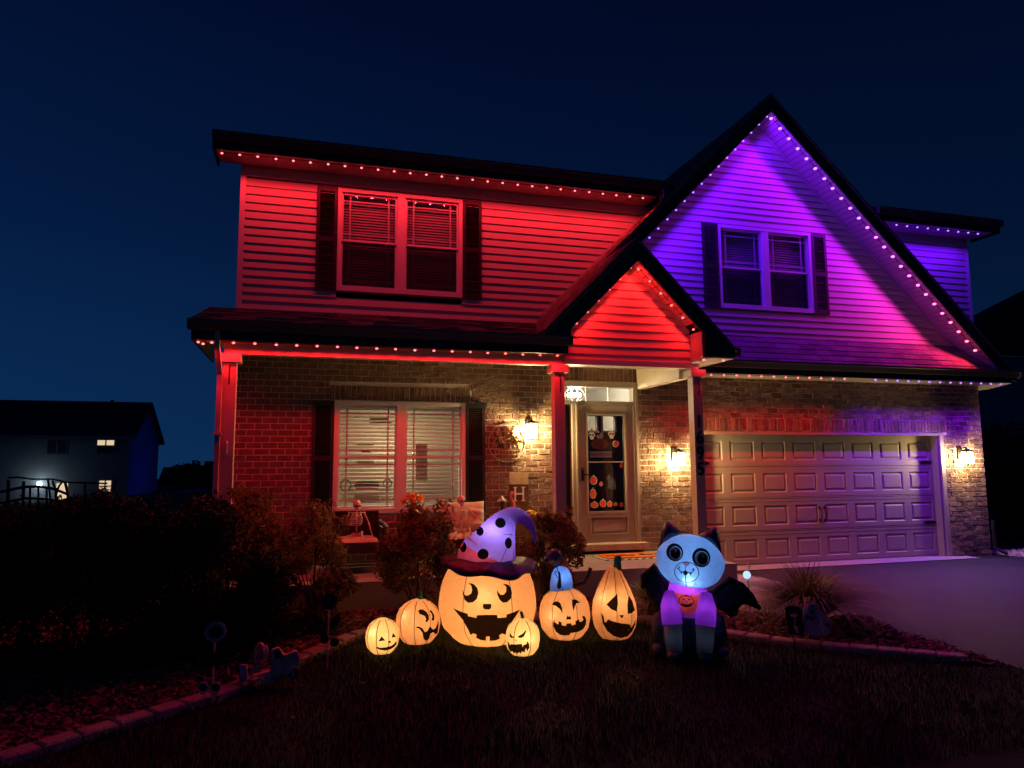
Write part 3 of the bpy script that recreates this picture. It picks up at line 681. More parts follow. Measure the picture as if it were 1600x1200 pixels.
rl = [(1.19-s*i*.70, -.575, 7.455-s*i*.714) for i in range(17)]
bulbs('s', 'row of violet lights up the left slope of the big purple gable', rl, [(math.sin(aL), .05, -math.cos(aL))]*17, [VIOLET]*8+[(.11,.002,1)]*9, W_RAKE*1.3)
bulbs('s', 'red lights along the right slope of the small porch gable', [(-1.785+s*i*.7137, -1.64, 4.32-s*i*.70) for i in range(6)], [(-.7071,.05,-.7071)]*6, [PURERED]*6, W_SMALL)
bulbs('s', 'red lights along the left slope of the small porch gable', [(-1.90-s*i*.7045, -1.64, 4.33-s*i*.709) for i in range(6)], [(.7071,.05,-.7071)]*6, [PURERED]*6, W_SMALL)
gl = [(-.46+s*i, -.48, 3.062) for i in range(14)]
bulbs('s', 'row of red lights under the garage gutter beside the porch', gl, [(0,-.12,-1)]*14, [PORCHRED]*14, W_GAR, cone=128, blend=1)
bulbs('s', 'row of blue-violet lights under the garage gutter at the right', [(3.138+s*i, -.49, 3.062) for i in range(13)], [(0,-.12,-1)]*13, [(.20,.004,1)]*13, W_GARV, cone=128, blend=1)
bulbs('s', 'few red lights under the boxed corner of the small porch gable', [(-.86,-1.70,3.088), (-.56,-1.70,3.088), (-.72,-1.30,3.088), (-.86,-1.0,3.088)], [DN]*4, [RED]*4, 3.0)
# ------------------------------------------------------------------ ground
def strip(name, poly, dz, m, kind='structure', sub=.6):
    """flat polygon draped on the ground, cut finely enough to follow it"""
    bm = bmesh.new(); vs = [bm.verts.new((p[0], p[1], 0)) for p in poly]; bm.faces.new(vs)
    ys = [p[1] for p in poly]; y = math.floor(min(ys)/sub)*sub
    for yy in [-1.5, -3.5] + [min(ys)+k*sub for k in range(1, int((max(ys)-min(ys))/sub)) if max(ys)-min(ys) < 40]:
        bmesh.ops.bisect_plane(bm, geom=bm.verts[:]+bm.edges[:]+bm.faces[:], plane_co=(0, yy, 0), plane_no=(0,1,0))
    bmesh.ops.triangulate(bm, faces=bm.faces[:])
    for v in bm.verts: v.co.z = gz(v.co.x, v.co.y) + dz
    for f in bm.faces:
        if f.normal.z < 0: f.normal_flip()
    me = bpy.data.meshes.new(name); bm.to_mesh(me); bm.free(); me.materials.append(M[m])
    return tag(link(name, me), kind=kind)
g = MB()
ys = [-60,-30,-18,-12,-9,-7,-6,-5,-4.5,-4,-3.5,-3,-2.5,-2,-1.5,0,4,10,25]; xs = [-300,-60,-25,-14,-10,-6,-3,0,4,8,14,30,200]
ys += [60, 300]
for a, b in zip(xs, xs[1:]):
    for c, d in zip(ys, ys[1:]):
        q = lambda x, y: (x, y, gz(x, y)-.012 - (max(0, -x-12)*.035 if x < -12 else 0) - (0 if abs(x) < 60 else .6))
        g.quad(q(a,c), q(b,c), q(b,d), q(a,d))
tag(g.build('ground', M['lawnsoil'], None, True), kind='structure')
strip('driveway', [(.05,-.32), (.42,-1.0), (.34,-1.8), (.26,-2.6), (.0,-4.0), (-.05,-5.0), (-.12,-6.2), (-.4,-9), (-.8,-14), (9,-14), (8,-6), (6.6,-1.2), (6.05,-.32)], -.004, 'asphalt')
strip('garage_apron', [(-.06,-.32), (-.06,.2), (5.05,.2), (5.05,-.02), (5.30,-.04), (5.30,-.32)], .008, 'concrete')
strip('walkway', [(-2.5,-1.655), (-.44,-1.655), (-.44,-.01), (.10,-.01), (.10,-.33), (.40,-1.0), (.33,-1.8), (.25,-2.6), (.13,-3.25), (-.3,-3.25), (-.72,-3.04), (-1.2,-2.62), (-1.9,-2.25), (-2.45,-2.05)], .006, 'concrete')
tag(strip('gravel_bed', [(6.05,-.35), (6.05,.3), (9,.6), (9,-.4), (7.4,-.75), (6.6,-.7)], .002, 'gravel'))
# curved edging: left run, hidden middle, right run (outer edge measured on the ground)
path = [(-7.95,-5.30), (-7.51,-4.92), (-7.19,-4.66), (-6.83,-4.38), (-6.50,-4.06), (-6.08,-3.44), (-5.73,-3.00), (-5.47,-2.70), (-5.0,-2.45), (-4.4,-2.42), (-3.7,-2.46), (-3.0,-2.60), (-2.45,-2.92), (-1.94,-3.66), (-1.69,-3.97), (-1.28,-4.38), (-.86,-4.72), (-.45,-5.02), (-.20,-5.16)]
bed = path + [(-.08,-5.0), (-.03,-4.0), (.13,-3.25), (-.3,-3.24), (-.72,-3.03), (-1.2,-2.61), (-1.9,-2.24), (-2.44,-2.04), (-2.5,-1.66), (-7.05,-1.66), (-7.05,-.2), (-8.6,-.2), (-9.6,-1.5), (-9.9,-3.2), (-9.2,-4.6)]
strip('planting_bed', bed, .004, 'soil')
# resample the path into blocks
def resample(P, step):
    out = [Vector((*P[0], 0))]; acc = 0
    fine = []
    V = [Vector((*p, 0)) for p in P]
    for i in range(len(V)-1):
        p0, p1, p2, p3 = V[max(i-1,0)], V[i], V[i+1], V[min(i+2,len(V)-1)]
        for k in range(20):
            t = k/20; fine.append(.5*((2*p1)+(p2-p0)*t+(2*p0-5*p1+4*p2-p3)*t*t+(3*p1-p0-3*p2+p3)*t**3))
    fine.append(V[-1]); out = [fine[0]]
    for p in fine:
        if (p-out[-1]).length >= step: out.append(p)
    return out
ed = thing('garden_edging', 'curved border of pale concrete blocks between the mulch bed and the lawn', 'edging', (-4.4,-2.42,-.1))
pts = resample(path, .225)
for a, b in zip(pts, pts[1:]):
    d = (b-a).normalized(); nrm = Vector((-d.y, d.x, 0)); q = .006; m_ = MB(); e = .012
    z0, z1 = gz(a.x, a.y)-.05, gz(a.x, a.y)+.060+random.uniform(-.004,.004); W = .145
    A, B = a+d*q, b-d*q
    lo = [A, B, B+nrm*W, A+nrm*W]; hi = [A+nrm*e+d*e, B+nrm*e-d*e, B+nrm*(W-e)-d*e, A+nrm*(W-e)+d*e]
    off = Vector((4.4, 2.42, .1))
    vs = [Vector((p.x,p.y,z0))+off for p in lo]+[Vector((p.x,p.y,z1-e))+off for p in lo]+[Vector((p.x,p.y,z1))+off for p in hi]
    m_.add(vs, [(0,1,5,4),(1,2,6,5),(2,3,7,6),(3,0,4,7),(4,5,9,8),(5,6,10,9),(6,7,11,10),(7,4,8,11),(8,9,10,11)])
    m_.build('edging_block', M['edging'], ed)
# mulch chips, gravel, grass
def inpoly(x, y, P):
    c = False; j = len(P)-1
    for i in range(len(P)):
        if (P[i][1] > y) != (P[j][1] > y) and x < (P[j][0]-P[i][0])*(y-P[i][1])/(P[j][1]-P[i][1])+P[i][0]: c = not c
        j = i
    return c
def chips(name, poly, n, size, m, dz=.004, flat=.3):
    xs = [p[0] for p in poly]; ys = [p[1] for p in poly]; mb = MB(); k = 0
    while k < n:
        x, y = random.uniform(min(xs), max(xs)), random.uniform(min(ys), max(ys))
        if not inpoly(x, y, poly): continue
        k += 1; s_ = size*random.uniform(.5, 1.5)
        Mx = Matrix.Translation((x, y, gz(x, y)+dz+random.uniform(0, .02))) @ Euler((random.uniform(-.5,.5), random.uniform(-.5,.5), random.uniform(0, 6.3))).to_matrix().to_4x4()
        mb.obox(Mx, s_, s_*random.uniform(.3,.6), s_*flat*random.uniform(.5,1))
    return tag(mb.build(name, M[m]), kind='stuff')
chips('mulch', bed, 12000, .048, 'mulch')
chips('gravel', [(6.05,-.35), (6.05,.3), (9,.6), (9,-.4), (7.4,-.75), (6.6,-.7)], 1800, .035, 'gravel', flat=.7)
hard = [[(.05,-.32), (.42,-1.0), (.34,-1.8), (.26,-2.6), (.0,-4.0), (-.05,-5.0), (-.12,-6.2), (-.4,-9), (9,-9), (6,0)], bed]
from mathutils import noise as mnoise
gv = []; gf = []
def blades(n, bx, hmin, hmax, skip):
    global gv, gf
    k = 0
    while k < n:
        x, y = random.uniform(*bx[:2]), random.uniform(*bx[2:])
        if any(inpoly(x, y, P) for P in skip): k += .3; continue
        k += 1; z = gz(x, y)-.012; h = random.uniform(hmin, hmax)*(.55+.9*max(0, .5+mnoise.noise((x*1.7, y*1.7, 0)))); a = random.uniform(0, 6.3); l = random.uniform(0, .7)*h; b = .0028
        dx, dy = math.cos(a), math.sin(a); o = len(gv)
        gv += [(x-dy*b, y+dx*b, z), (x+dy*b, y-dx*b, z), (x+dx*l*.4-dy*b*.7, y+dy*l*.4+dx*b*.7, z+h*.6), (x+dx*l*.4+dy*b*.7, y+dy*l*.4-dx*b*.7, z+h*.6), (x+dx*l, y+dy*l, z+h)]
        gf += [(o, o+1, o+3, o+2), (o+2, o+3, o+4)]
blades(75000, (-9.5, 1.0, -6.6, -2.4), .025, .06, hard); blades(9000, (-14, -9, -6, -1.0), .03, .06, hard)
me = bpy.data.meshes.new('lawn_grass'); me.from_pydata(gv, [], gf); me.materials.append(M['grass']); tag(link('lawn_grass', me), kind='stuff')
# fallen leaves on the lawn
lv = MB()
for k in range(12):
    x, y = random.uniform(-6.5,-2), random.uniform(-6.2,-4); lv.obox(Matrix.Translation((x,y,gz(x,y)+.04)) @ Euler((random.uniform(-.5,.5),random.uniform(-.5,.5),random.uniform(0,6))).to_matrix().to_4x4(), .035, .022, .002)
tag(lv.build('fallen_leaves', M['wood']), kind='stuff')
# ------------------------------------------------------------------ shrubs
def leafmesh(name, clumps, n, ls, m, asp=.55, up=.2):
    V = np.zeros((n*4, 3)); wts = np.array([c[3]**3 for c in clumps]); wts = wts/wts.sum()
    idx = np.random.choice(len(clumps), n, p=wts)
    C = np.array([c[:3] for c in clumps])[idx]; Rr = np.array([c[3] for c in clumps])[idx]
    d = np.random.normal(size=(n,3)); d /= np.linalg.norm(d, axis=1)[:,None]
    r = Rr*np.random.uniform(.35, 1.08, n)**.6
    P = C + d*r[:,None]; P[:,2] = np.maximum(P[:,2], .02)
    nrm = d*.7 + np.random.normal(size=(n,3))*.6; nrm[:,2] += up; nrm /= np.linalg.norm(nrm, axis=1)[:,None]
    t = np.cross(nrm, np.random.normal(size=(n,3))); t /= np.linalg.norm(t, axis=1)[:,None]; b = np.cross(nrm, t)
    L = ls*np.random.uniform(.6, 1.4, n)[:,None]
    V[0::4] = P - t*L*.5; V[1::4] = P + b*L*asp*.5 + nrm*L*.12; V[2::4] = P + t*L*.5; V[3::4] = P - b*L*asp*.5 + nrm*L*.12
    me = bpy.data.meshes.new(name); F = np.arange(n*4).reshape(n,4)
    me.from_pydata(V.tolist(), [], F.tolist()); me.materials.append(M[m]); return me
def shrub(name, label, base, rx, ry, h, nl, ls, m, ncl=26, twigs=14, group=None, seed=1, top=None, asp=.55):
    random.seed(seed); np.random.seed(seed)
    t = thing(name, label, 'shrub', base, 0, group); cl = []
    for k in range(ncl):
        a = random.uniform(0, 6.28); q = math.sqrt(random.random()); z = h*(.04+.84*random.random()); f = math.sqrt(max(.05, 1-((z/h-.42)/.62)**2))
        cl.append((rx*q*f*math.cos(a)*.85, ry*q*f*math.sin(a)*.85, z, min(rx, h)*random.uniform(.20, .36)))
    for k in range(ncl):
        a = random.uniform(0, 6.28); cl.append((rx*.75*math.cos(a)*random.random(), ry*.75*math.sin(a)*random.random(), h*random.uniform(.7, 1.0), min(rx,h)*random.uniform(.07,.14)))
    link('foliage', leafmesh('foliage', cl, nl, ls, m, asp), t); tag(t.children[0], kind='stuff') if False else None
    b = MB()
    for k in range(twigs):
        c = cl[k % len(cl)]; b.tube([(random.uniform(-.06,.06), random.uniform(-.06,.06), -.05), (c[0]*.4, c[1]*.4, c[2]*.5), (c[0], c[1], c[2])], [.012, .008, .004], 4)
    b.build('branches', M['bark'], t); return t
shrub('leafy_shrub', 'reddish leafy shrub in front of the porch between the two seats', (-4.83,-2.10,-.03), .50, .42, 1.30, 10500, .046, 'leaf', seed=3, group='shrubs along the porch')
shrub('leafy_shrub', 'reddish leafy shrub behind the tall purple hat by the middle post', (-3.27,-2.05,-.03), .42, .36, 1.16, 9000, .046, 'leaf', seed=4, group='shrubs along the porch')
shrub('leafy_shrub', 'leafy shrub left of the porch chair at the end of the slab', (-5.98,-2.15,-.03), .50, .42, 1.32, 8000, .046, 'leaf', seed=5, group='shrubs along the porch')
shrub('leafy_shrub', 'reddish shrub at the foot of the left porch post', (-6.75,-2.25,-.03), .55, .45, 1.50, 9000, .046, 'leaf', seed=6, group='shrubs along the porch')
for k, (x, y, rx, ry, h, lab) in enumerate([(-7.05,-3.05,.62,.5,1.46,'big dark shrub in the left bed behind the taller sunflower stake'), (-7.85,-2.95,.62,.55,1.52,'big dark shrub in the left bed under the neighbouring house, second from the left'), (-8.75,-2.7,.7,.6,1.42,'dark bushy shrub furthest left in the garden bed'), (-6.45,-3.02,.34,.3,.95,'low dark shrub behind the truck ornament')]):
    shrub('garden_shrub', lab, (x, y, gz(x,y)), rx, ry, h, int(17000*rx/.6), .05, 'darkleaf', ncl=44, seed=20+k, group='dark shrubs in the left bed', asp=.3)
def grassclump(label, base, r, h, n, seed):
    random.seed(seed); t = thing('ornamental_grass', label, 'grass clump', base, 0, 'clumps of arching ornamental grass'); mb = MB()
    for k in range(n):
        a = random.uniform(0, 6.28); L = random.uniform(.55, 1.1); lean = random.uniform(.15, 1.25)**.8; b = random.uniform(.005, .010); x0, y0 = random.gauss(0, .05), random.gauss(0, .05)
        P = []
        for i in range(7):
            s_ = i/6; rr = r*L*lean*s_**1.3; zz = h*L*(s_*1.9 - 1.15*s_*s_*(.5+lean*.75)); P.append(Vector((x0+rr*math.cos(a), y0+rr*math.sin(a), max(.0, zz))))
        sd_ = Vector((-math.sin(a), math.cos(a), 0)); o = len(mb.v)
        for i, p in enumerate(P): wv = b*(1-.85*(i/6)**2); mb.v += [tuple(p-sd_*wv), tuple(p+sd_*wv)]
        for i in range(6): mb.f.append((o+2*i, o+2*i+1, o+2*i+3, o+2*i+2)); mb.m.append(0)
    tag(mb.build('grass_blades', M['blade'], t), kind='stuff')
grassclump('arching ornamental grass clump behind the ghost sign beside the driveway', (-.70,-3.40,-.1), 1.15, .58, 1500, 3)
grassclump('ornamental grass clump behind the left wing of the cat', (-2.18,-2.72,-.07), .66, .50, 650, 4)
# ------------------------------------------------------------------ neighbours
def far(u, v, y): return at(u, v, 'Y', y)
NB = thing('neighbour_house', 'dark two storey house with lit windows in the distance at the left', 'house', (-24, 45, -1.5))
def npt(u, v, y=45): p = at(u, v, 'Y', y); return (p.x+24, p.y-45, p.z+1.5)
xe = npt(203, 690)[0]; ze = npt(203, 679)[2]; xw = -26; zr = npt(238, 631, 50)[2]
MB().box(xw, xe, 0, 10, -1, ze).prism([(0, ze), (10, ze), (5, zr)], xe-.2, xe, ax='x').build('wall', M['nsiding'], NB)
MB().prism([(-.5, ze-.15), (5, zr+.12), (10.5, ze-.15), (10.5, ze-.4), (5, zr-.2), (-.5, ze-.4)], xw-.4, xe+.35, ax='x').build('roof', M['nroof'], NB)
MB().box(xw, xe+.35, -.62, -.5, ze-.42, ze-.12).box(xe-.02, xe+.04, -.05, .1, -1, ze-.4).build('gutter', M['nsiding'], NB)
for uu, vv, hh in ((174, 650, 1.2), (190, 648, .5)):
    q = npt(uu, vv, 48); MB().tube([(q[0], q[1], q[2]-.6), (q[0], q[1], q[2]+hh)], .13, 6).build('vent_pipe', M['nroof'], NB)
M['litwin'] = emit('lit_window', (1,.80,.46), .75); M['litwin2'] = emit('lit_window_low', (1,.72,.48), .8); M['dimwin'] = mat('dim_window', (.03,.035,.05), .3)
def nwin(u0, u1, v0, v1, m, low=None):
    a, b = npt(u0, v1), npt(u1, v0); wn = MB().box(a[0]-.1, b[0]+.1, -.06, .0, a[2]-.1, b[2]+.1).build('window', M['nsiding'], NB)
    xm = (a[0]+b[0])/2; zm = (a[2]+b[2])/2
    for p, q in ((a[0], xm-.05), (xm+.05, b[0])):
        MB().box(p, q, -.09, -.065, zm+.04, b[2]).build('pane', M[m], wn); MB().box(p, q, -.09, -.065, a[2], zm-.04).build('pane', M[low or m], wn)
nwin(152, 179, 685, 708, 'litwin', 'dimwin'); nwin(74, 104, 685, 709, 'dimwin'); nwin(155, 174, 751, 768, 'litwin2')
q0, q1 = npt(88, 772), npt(106, 762); MB().box(q0[0], q1[0], -.09, -.02, -.6, npt(88,755)[2]).build('patio_door', M['litwin2'], NB)
q = npt(64, 756); lamp('POINT', 'neighbour_wall_light', (q[0], -1.0, q[2]), 22, (.8,.95,1), .1, NB)
wl = MB().ball((q[0], -.3, q[2]), .16, 8); wl.build('wall_light', emit('wall_light', (.85,1,.95), 14), NB)
lamp('SPOT', 'neighbour_blue_light', (xe+5.0, 4.0, ze-3.6), 110, (.03,.03,1), .1, NB, direction=(-1,.25,.55), cone=150)
for k, (u0, u1, v0, y, lab) in enumerate([(246, 290, 730, 90, 'small dark far house roof beyond the neighbouring house'), (313, 350, 720, 80, 'dark far house roof just left of the porch post')]):
    a, b = far(u0, v0, y), far(u1, v0, y); t = thing('far_house', lab, 'house', ((a.x+b.x)/2, y, -2), 0, 'dark houses on the horizon'); hw = (b.x-a.x)/2; zt = a.z+2
    MB().box(-hw, hw, 0, 8, -1, zt-2.2).build('wall', M['nsiding'], t); MB().prism([(-.4, zt-2.3), (4, zt), (8.4, zt-2.3)], -hw, hw, ax='x').build('roof', M['nroof'], t)
    if k == 0:
        MB().box(-hw*.3, -hw*.05, -.1, -.02, zt-3.9, zt-2.9).build('window', M['litwin2'], t)
def fartree(u, v, y, r, label, seed):
    p = far(u, v, y); random.seed(seed); np.random.seed(seed); t = thing('tree', label, 'tree', (p.x, p.y, -1.5), 0, 'dark trees on the horizon'); h = p.z+1.5
    cl = [(random.gauss(0,r*.4), random.gauss(0,r*.4), h*random.uniform(.45,.88), r*random.uniform(.35,.6)) for _ in range(14)]
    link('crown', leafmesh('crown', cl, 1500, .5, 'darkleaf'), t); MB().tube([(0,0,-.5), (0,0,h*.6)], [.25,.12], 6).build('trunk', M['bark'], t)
fartree(298, 728, 70, 1.7, 'small dark round tree between the two far roofs', 5)
# curved metal frame in the neighbour's yard
fr = thing('play_frame', 'dark metal frame with curved rails and upright poles before the neighbouring house', 'metal frame', (-17.5, 16, -.6))
def fpt(u, v): p = at(u, v, 'Y', 16); return (p.x+17.5, 0, p.z+.6)
def fp2(u, v, d): a = fpt(u, v); return (a[0], d, a[2])
MB().tube([fpt(0,769), fpt(18,765), fpt(36,761), fpt(58,760), fpt(80,763), fpt(95,768), fpt(107,773)], .045, 6).tube([fpt(0,786), fpt(40,778.5), fpt(58,779), fpt(80,781), fpt(90,783)], .04, 6).tube([fp2(0,747,.6), fp2(15,746,.6), fp2(40,749,.6), fp2(72,749,.6), fp2(95,754,.6), fp2(130,755,.6), fp2(160,756,.6)], .03, 5).build('rail', M['black'], fr)
for u0, v0, u1, v1 in ((12,750,11,790), (36,752,35,790), (46,762,46,790), (59,761,59,790), (72,763,72,790), (74,748,79,788), (88,762,86,790), (100,752,106,778), (81,751,86,766), (132,755,132,790)):
    MB().tube([fp2(u0,v0,.05), fp2(u1,v1,.05), fp2(u1,v1+12,.05)], .05 if u0 in (12,36) else .035, 6).build('pole', M['black'], fr)
MB().tube([fpt(88,772), fpt(92,760), fpt(97,753), fpt(102,753), fpt(105,765), fpt(106,778)], .035, 6).build('arch', M['black'], fr)
# right neighbour
NR = thing('neighbour_house', 'dark house at the right edge with only its sloping roof visible', 'house', (17, 4, 0))
def rpt(u, v, y=4): p = at(u, v, 'Y', y); return (p.x-17, p.z)
e0 = rpt(1525, 522); e1 = rpt(1600, 483); sl = (e1[1]-e0[1])/(e1[0]-e0[0]); zb = rpt(1560, 552)[1]
MB().prism([(e0[0]-.3, e0[1]-.1), (e0[0]+9, e0[1]+9*sl), (e0[0]+18, e0[1]-.1), (e0[0]+18, zb), (e0[0]-.3, zb)], 0, .3).build('roof', M['nroof'], NR)
MB().prism([(e0[0]-.3, e0[1]), (e0[0]+9, e0[1]+.1+9*sl), (e0[0]+18, e0[1])], .3, 1.6).build('roof', M['nroof'], NR)
MB().box(e0[0]+.4, e0[0]+17, .35, 12, 0, zb).build('wall', M['nsiding'], NR)
random.seed(9); np.random.seed(9)
p = at(1600, 660, 'Y', 2.4); hd = thing('hedge', 'tall black hedge beyond the right corner of the garage', 'hedge', (p.x+1, 2.4, 0))
hh = p.z
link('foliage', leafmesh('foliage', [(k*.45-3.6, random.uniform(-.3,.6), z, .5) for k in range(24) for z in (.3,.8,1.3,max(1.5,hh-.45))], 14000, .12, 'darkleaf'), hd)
MB().box(-3.6, 7, .2, .4, 0, hh-.3).build('branches', M['bark'], hd)
# ------------------------------------------------------------------ inflatables
def proj(p):
    d = Vector(p)-CAM; z = d.dot(_fw); return (800+FPX*d.dot(_r2)/z, 600-FPX*d.dot(_u2)/z)
class Spot:
    """local frame of a yard object: x to its right, -y to the street, z up; L() turns a measured outline into metres"""
    def __init__(s, u, v, back, z=None):
        zz = -.1
        for _ in range(4): p = at(u, v, 'Z', zz); zz = gz(p.x, p.y) if z is None else z
        d = Vector((p.x-CAM.x, p.y-CAM.y, 0)).normalized(); s.c = p + d*back; s.c.z = gz(s.c.x, s.c.y) if z is None else z
        s.s = FPX/depth_of(s.c+Vector((0,0,.3))); s.u, s.v = proj(s.c); s.rz = face_cam(s.c)
    def eye(s): return Matrix.Rotation(-s.rz, 3, 'Z') @ (CAM - s.c)
    def L(s, pts, ox=0, oy=0, k=1): return [((ox+a/k-s.u)/s.s, (s.v-(oy+b/k))/s.s) for a, b in pts]
def bvh_of(mb, xf=None): return BVHTree.FromPolygons([Vector(v) for v in mb.v], mb.f)
def decal(name, polys, bvh, m, parent, off=.006, cell=.03, d=(0,1,0), y0=-3, smooth=True):
    """flat print that lies on a curved skin: outline cut into small facets and laid on the surface"""
    bm = bmesh.new()
    for poly in polys:
        P = [Vector((a, b, 0)) for a, b in poly]
        vs = [bm.verts.new((a, 0, b)) for a, b in poly]
        for t in geometry.tessellate_polygon([P]):
            try: bm.faces.new([vs[i] for i in t])
            except ValueError: pass
    xs = [p[0] for q in polys for p in q]; zs_ = [p[1] for q in polys for p in q]
    for lo, hi, ax in ((min(xs), max(xs), 0), (min(zs_), max(zs_), 2)):
        k = max(1, min(40, int((hi-lo)/cell)))
        for i in range(1, k):
            co = [0,0,0]; co[ax] = lo+(hi-lo)*i/k; no = [0,0,0]; no[ax] = 1
            bmesh.ops.bisect_plane(bm, geom=bm.verts[:]+bm.edges[:]+bm.faces[:], plane_co=co, plane_no=no)
    eye = sp.eye()
    for v in bm.verts:
        h = bvh.ray_cast(eye, (v.co-eye).normalized())
        if h[0] is None: h = bvh.find_nearest(Vector((v.co.x, -.2, v.co.z)))
        nn = h[1] if h[1].y < 0 else -h[1]
        v.co = h[0] + nn*off
    for f in bm.faces:
        f.normal_update(); f.smooth = smooth
        if f.normal.y > 0: f.normal_flip()
    me = bpy.data.meshes.new(name); bm.to_mesh(me); bm.free(); me.materials.append(M[m]); return link(name, me, parent)
def stroke(pts, wd, closed=False):
    P = [Vector((a, b)) for a, b in pts]; out = []
    n = len(P); rng = range(n if closed else n-1)
    for i in rng:
        a, b = P[i], P[(i+1) % n]; d = (b-a); 
        if d.length < 1e-6: continue
        d.normalize(); q = Vector((-d.y, d.x))*wd/2; e = d*wd*.3
        out.append([tuple(a-q-e), tuple(b-q+e), tuple(b+q+e), tuple(a+q-e)])
    return out
def ell(cx, cz, rx, rz, n=22, rot=0):
    return [(cx+rx*math.cos(t)*math.cos(rot)-rz*math.sin(t)*math.sin(rot), cz+rx*math.cos(t)*math.sin(rot)+rz*math.sin(t)*math.cos(rot)) for t in [2*math.pi*i/n for i in range(n)]]
def interp(P, t):
    for (a, b), (c, d) in zip(P, P[1:]):
        if t <= c: f = (t-a)/(c-a); f = f*f*(3-2*f)*.35+f*.65; return b+(d-b)*f
    return P[-1][1]
def pumpkin_shell(Rx, H, prof, n, off, dep=.07, NT=72, NZ=26, wob=0):
    mb = MB(); 
    def rad(th, t):
        q = abs(math.sin(n*(th-off)/2)); return Rx*interp(prof, t)*(1-dep*(1-q)**2.2*(1 if t < .93 else .3))*(1+wob*math.sin(3*th+5*t))
    for j in range(NZ+1):
        t = j/NZ; t = .5-.5*math.cos(math.pi*t) if H else t
        for k in range(NT):
            th = 2*math.pi*k/NT; r = rad(th, t); mb.v.append((r*math.sin(th), -r*math.cos(th), H*t))
    for j in range(NZ):
        for k in range(NT):
            a = j*NT+k; b = j*NT+(k+1) % NT; mb.f.append((a, b, b+NT, a+NT)); mb.m.append(0)
    mb.f.append(tuple(reversed(range(NT)))); mb.m.append(0); mb.f.append(tuple(NZ*NT+k for k in range(NT))); mb.m.append(0)
    return mb, rad
ROUND = [(0,.60),(.06,.72),(.2,.92),(.42,1),(.62,.97),(.78,.84),(.9,.60),(.97,.33),(1,.12)]
def pumpkin(label, sp, Rx, H, n, off, fab, eyes, watts, lamp_at, prof=ROUND, stem=None, seam='seam', seams=None, name='inflatable_pumpkin', lc=(1,.90,.70), zoff=0):
    t = thing(name, label, 'inflatable', sp.c, sp.rz, 'glowing inflatable pumpkins on the lawn')
    mb, rad = pumpkin_shell(Rx, H, prof, n, off); bv = bvh_of(mb); mb.build('skin', M[fab], t, True)
    for k in range(n):
        th = off+2*math.pi*k/n
        if math.cos(th) < -.2: continue
        P = []
        for i in range(25):
            tt = .01+.95*i/24; r = rad(th, tt)+.002; P.append((r*math.sin(th), -r*math.cos(th), H*tt))
        MB().tube(P, .0042, 4).build('seam', M[seam], t)
    for nm, polys in eyes: decal(nm, polys, bv, 'print', t)
    if stem:
        (x, h, r, lean) = stem
        MB().tube([(x,0,H*.965),(x+lean*.2,0,H+h*.4),(x+lean*.7,0,H+h*.85),(x+lean,0,H+h)], [r*1.25, r*1.05, r, r*.75], 10).build('stem', M['stemfab'], t, True)
    lv_ = Vector(lamp_at); th = math.atan2(lv_.x, -lv_.y); rr = rad(th, min(.95, lv_.z/H))*.80
    lamp('POINT', 'inside_light', (0, -Rx*.30, H*.50), watts*.62, lc, .05, t); lamp('POINT', 'inside_light', (0, Rx*.2, H*.40), watts*.25, lc, .05, t); lamp('POINT', 'inside_light', (rr*math.sin(th), -rr*math.cos(th), lv_.z), watts*.07, (1,.95,.85), .02, t)
    return t, bv
def cr(sp, o, k): return lambda pts: sp.L(pts, o[0], o[1], k)
A7, K7 = (560,900), 5.714; A8, K8 = (820,840), 7.273; A6, K6 = (660,780), 7.273
# --- big pumpkin with the witch hat
sp = Spot(762, 1015, .34); q = cr(sp, A7, K7); Rb, Hb = .505, .80
eyes = [('eye', [q([(985,75),(1030,85),(1065,120),(1075,165),(1060,215),(1025,245),(985,248),(955,225),(935,180),(932,130),(945,165),(965,185),(990,182),(1010,165),(1018,135),(1010,100)])]),
        ('eye', [q([(1290,85),(1335,95),(1362,125),(1372,165),(1360,215),(1325,248),(1290,250),(1260,225),(1240,180),(1236,135),(1250,160),(1270,182),(1295,182),(1318,155),(1318,115)])]),
        ('nose', [q([(1120,258),(1180,258),(1190,270),(1182,300),(1165,308),(1130,306),(1115,295),(1112,268)])]),
        ('mouth', [q([(850,292),(925,325),(980,340),(985,362),(1055,378),(1060,355),(1150,352),(1238,355),(1242,382),(1318,376),(1320,352),(1380,335),(1440,312),(1400,375),(1350,440),(1310,525),(1280,512),(1255,530),(1262,556),(1220,572),(1172,574),(1172,536),(1140,536),(1138,572),(1090,565),(1052,545),(1058,520),(1030,508),(1005,522),(985,480),(940,400)])])]
big, bvb = pumpkin('large glowing jack-o-lantern with crescent eyes under a tall purple witch hat', sp, Rb, Hb, 6, math.pi/6, 'orangefab', eyes, W_BIG, (-.02,-.22,.48), prof=[(0,.60),(.06,.72),(.2,.92),(.42,1),(.55,.985),(.69,.945),(.80,.88),(.87,.81),(.93,.68),(.97,.5),(1,.3)])
lamp('POINT', 'inside_light', (.0,-.1,.22), W_BIG*.55, (1,.80,.46), .03, big)
bigsp = sp
h6 = cr(sp, A6, K6)
hat = thing('inflatable_hat', 'tall bent purple witch hat with black dots and red band on the large pumpkin', 'inflatable hat', sp.c, sp.rz)
spine = [((733,752),354), ((742,684),340), ((760,640),322), ((790,590),298), ((838,480),246), ((890,375),196), ((948,290),150), ((1015,232),112), ((1090,222),92), ((1160,248),72), ((1222,302),54), ((1262,370),38), ((1284,450),22), ((1293,535),7)]
C = [(h6([p])[0], r/K6/sp.s) for p, r in spine]
hm = MB(); P = [Vector((c[0][0], 0.02, c[0][1])) for c in C]; NTH = 40
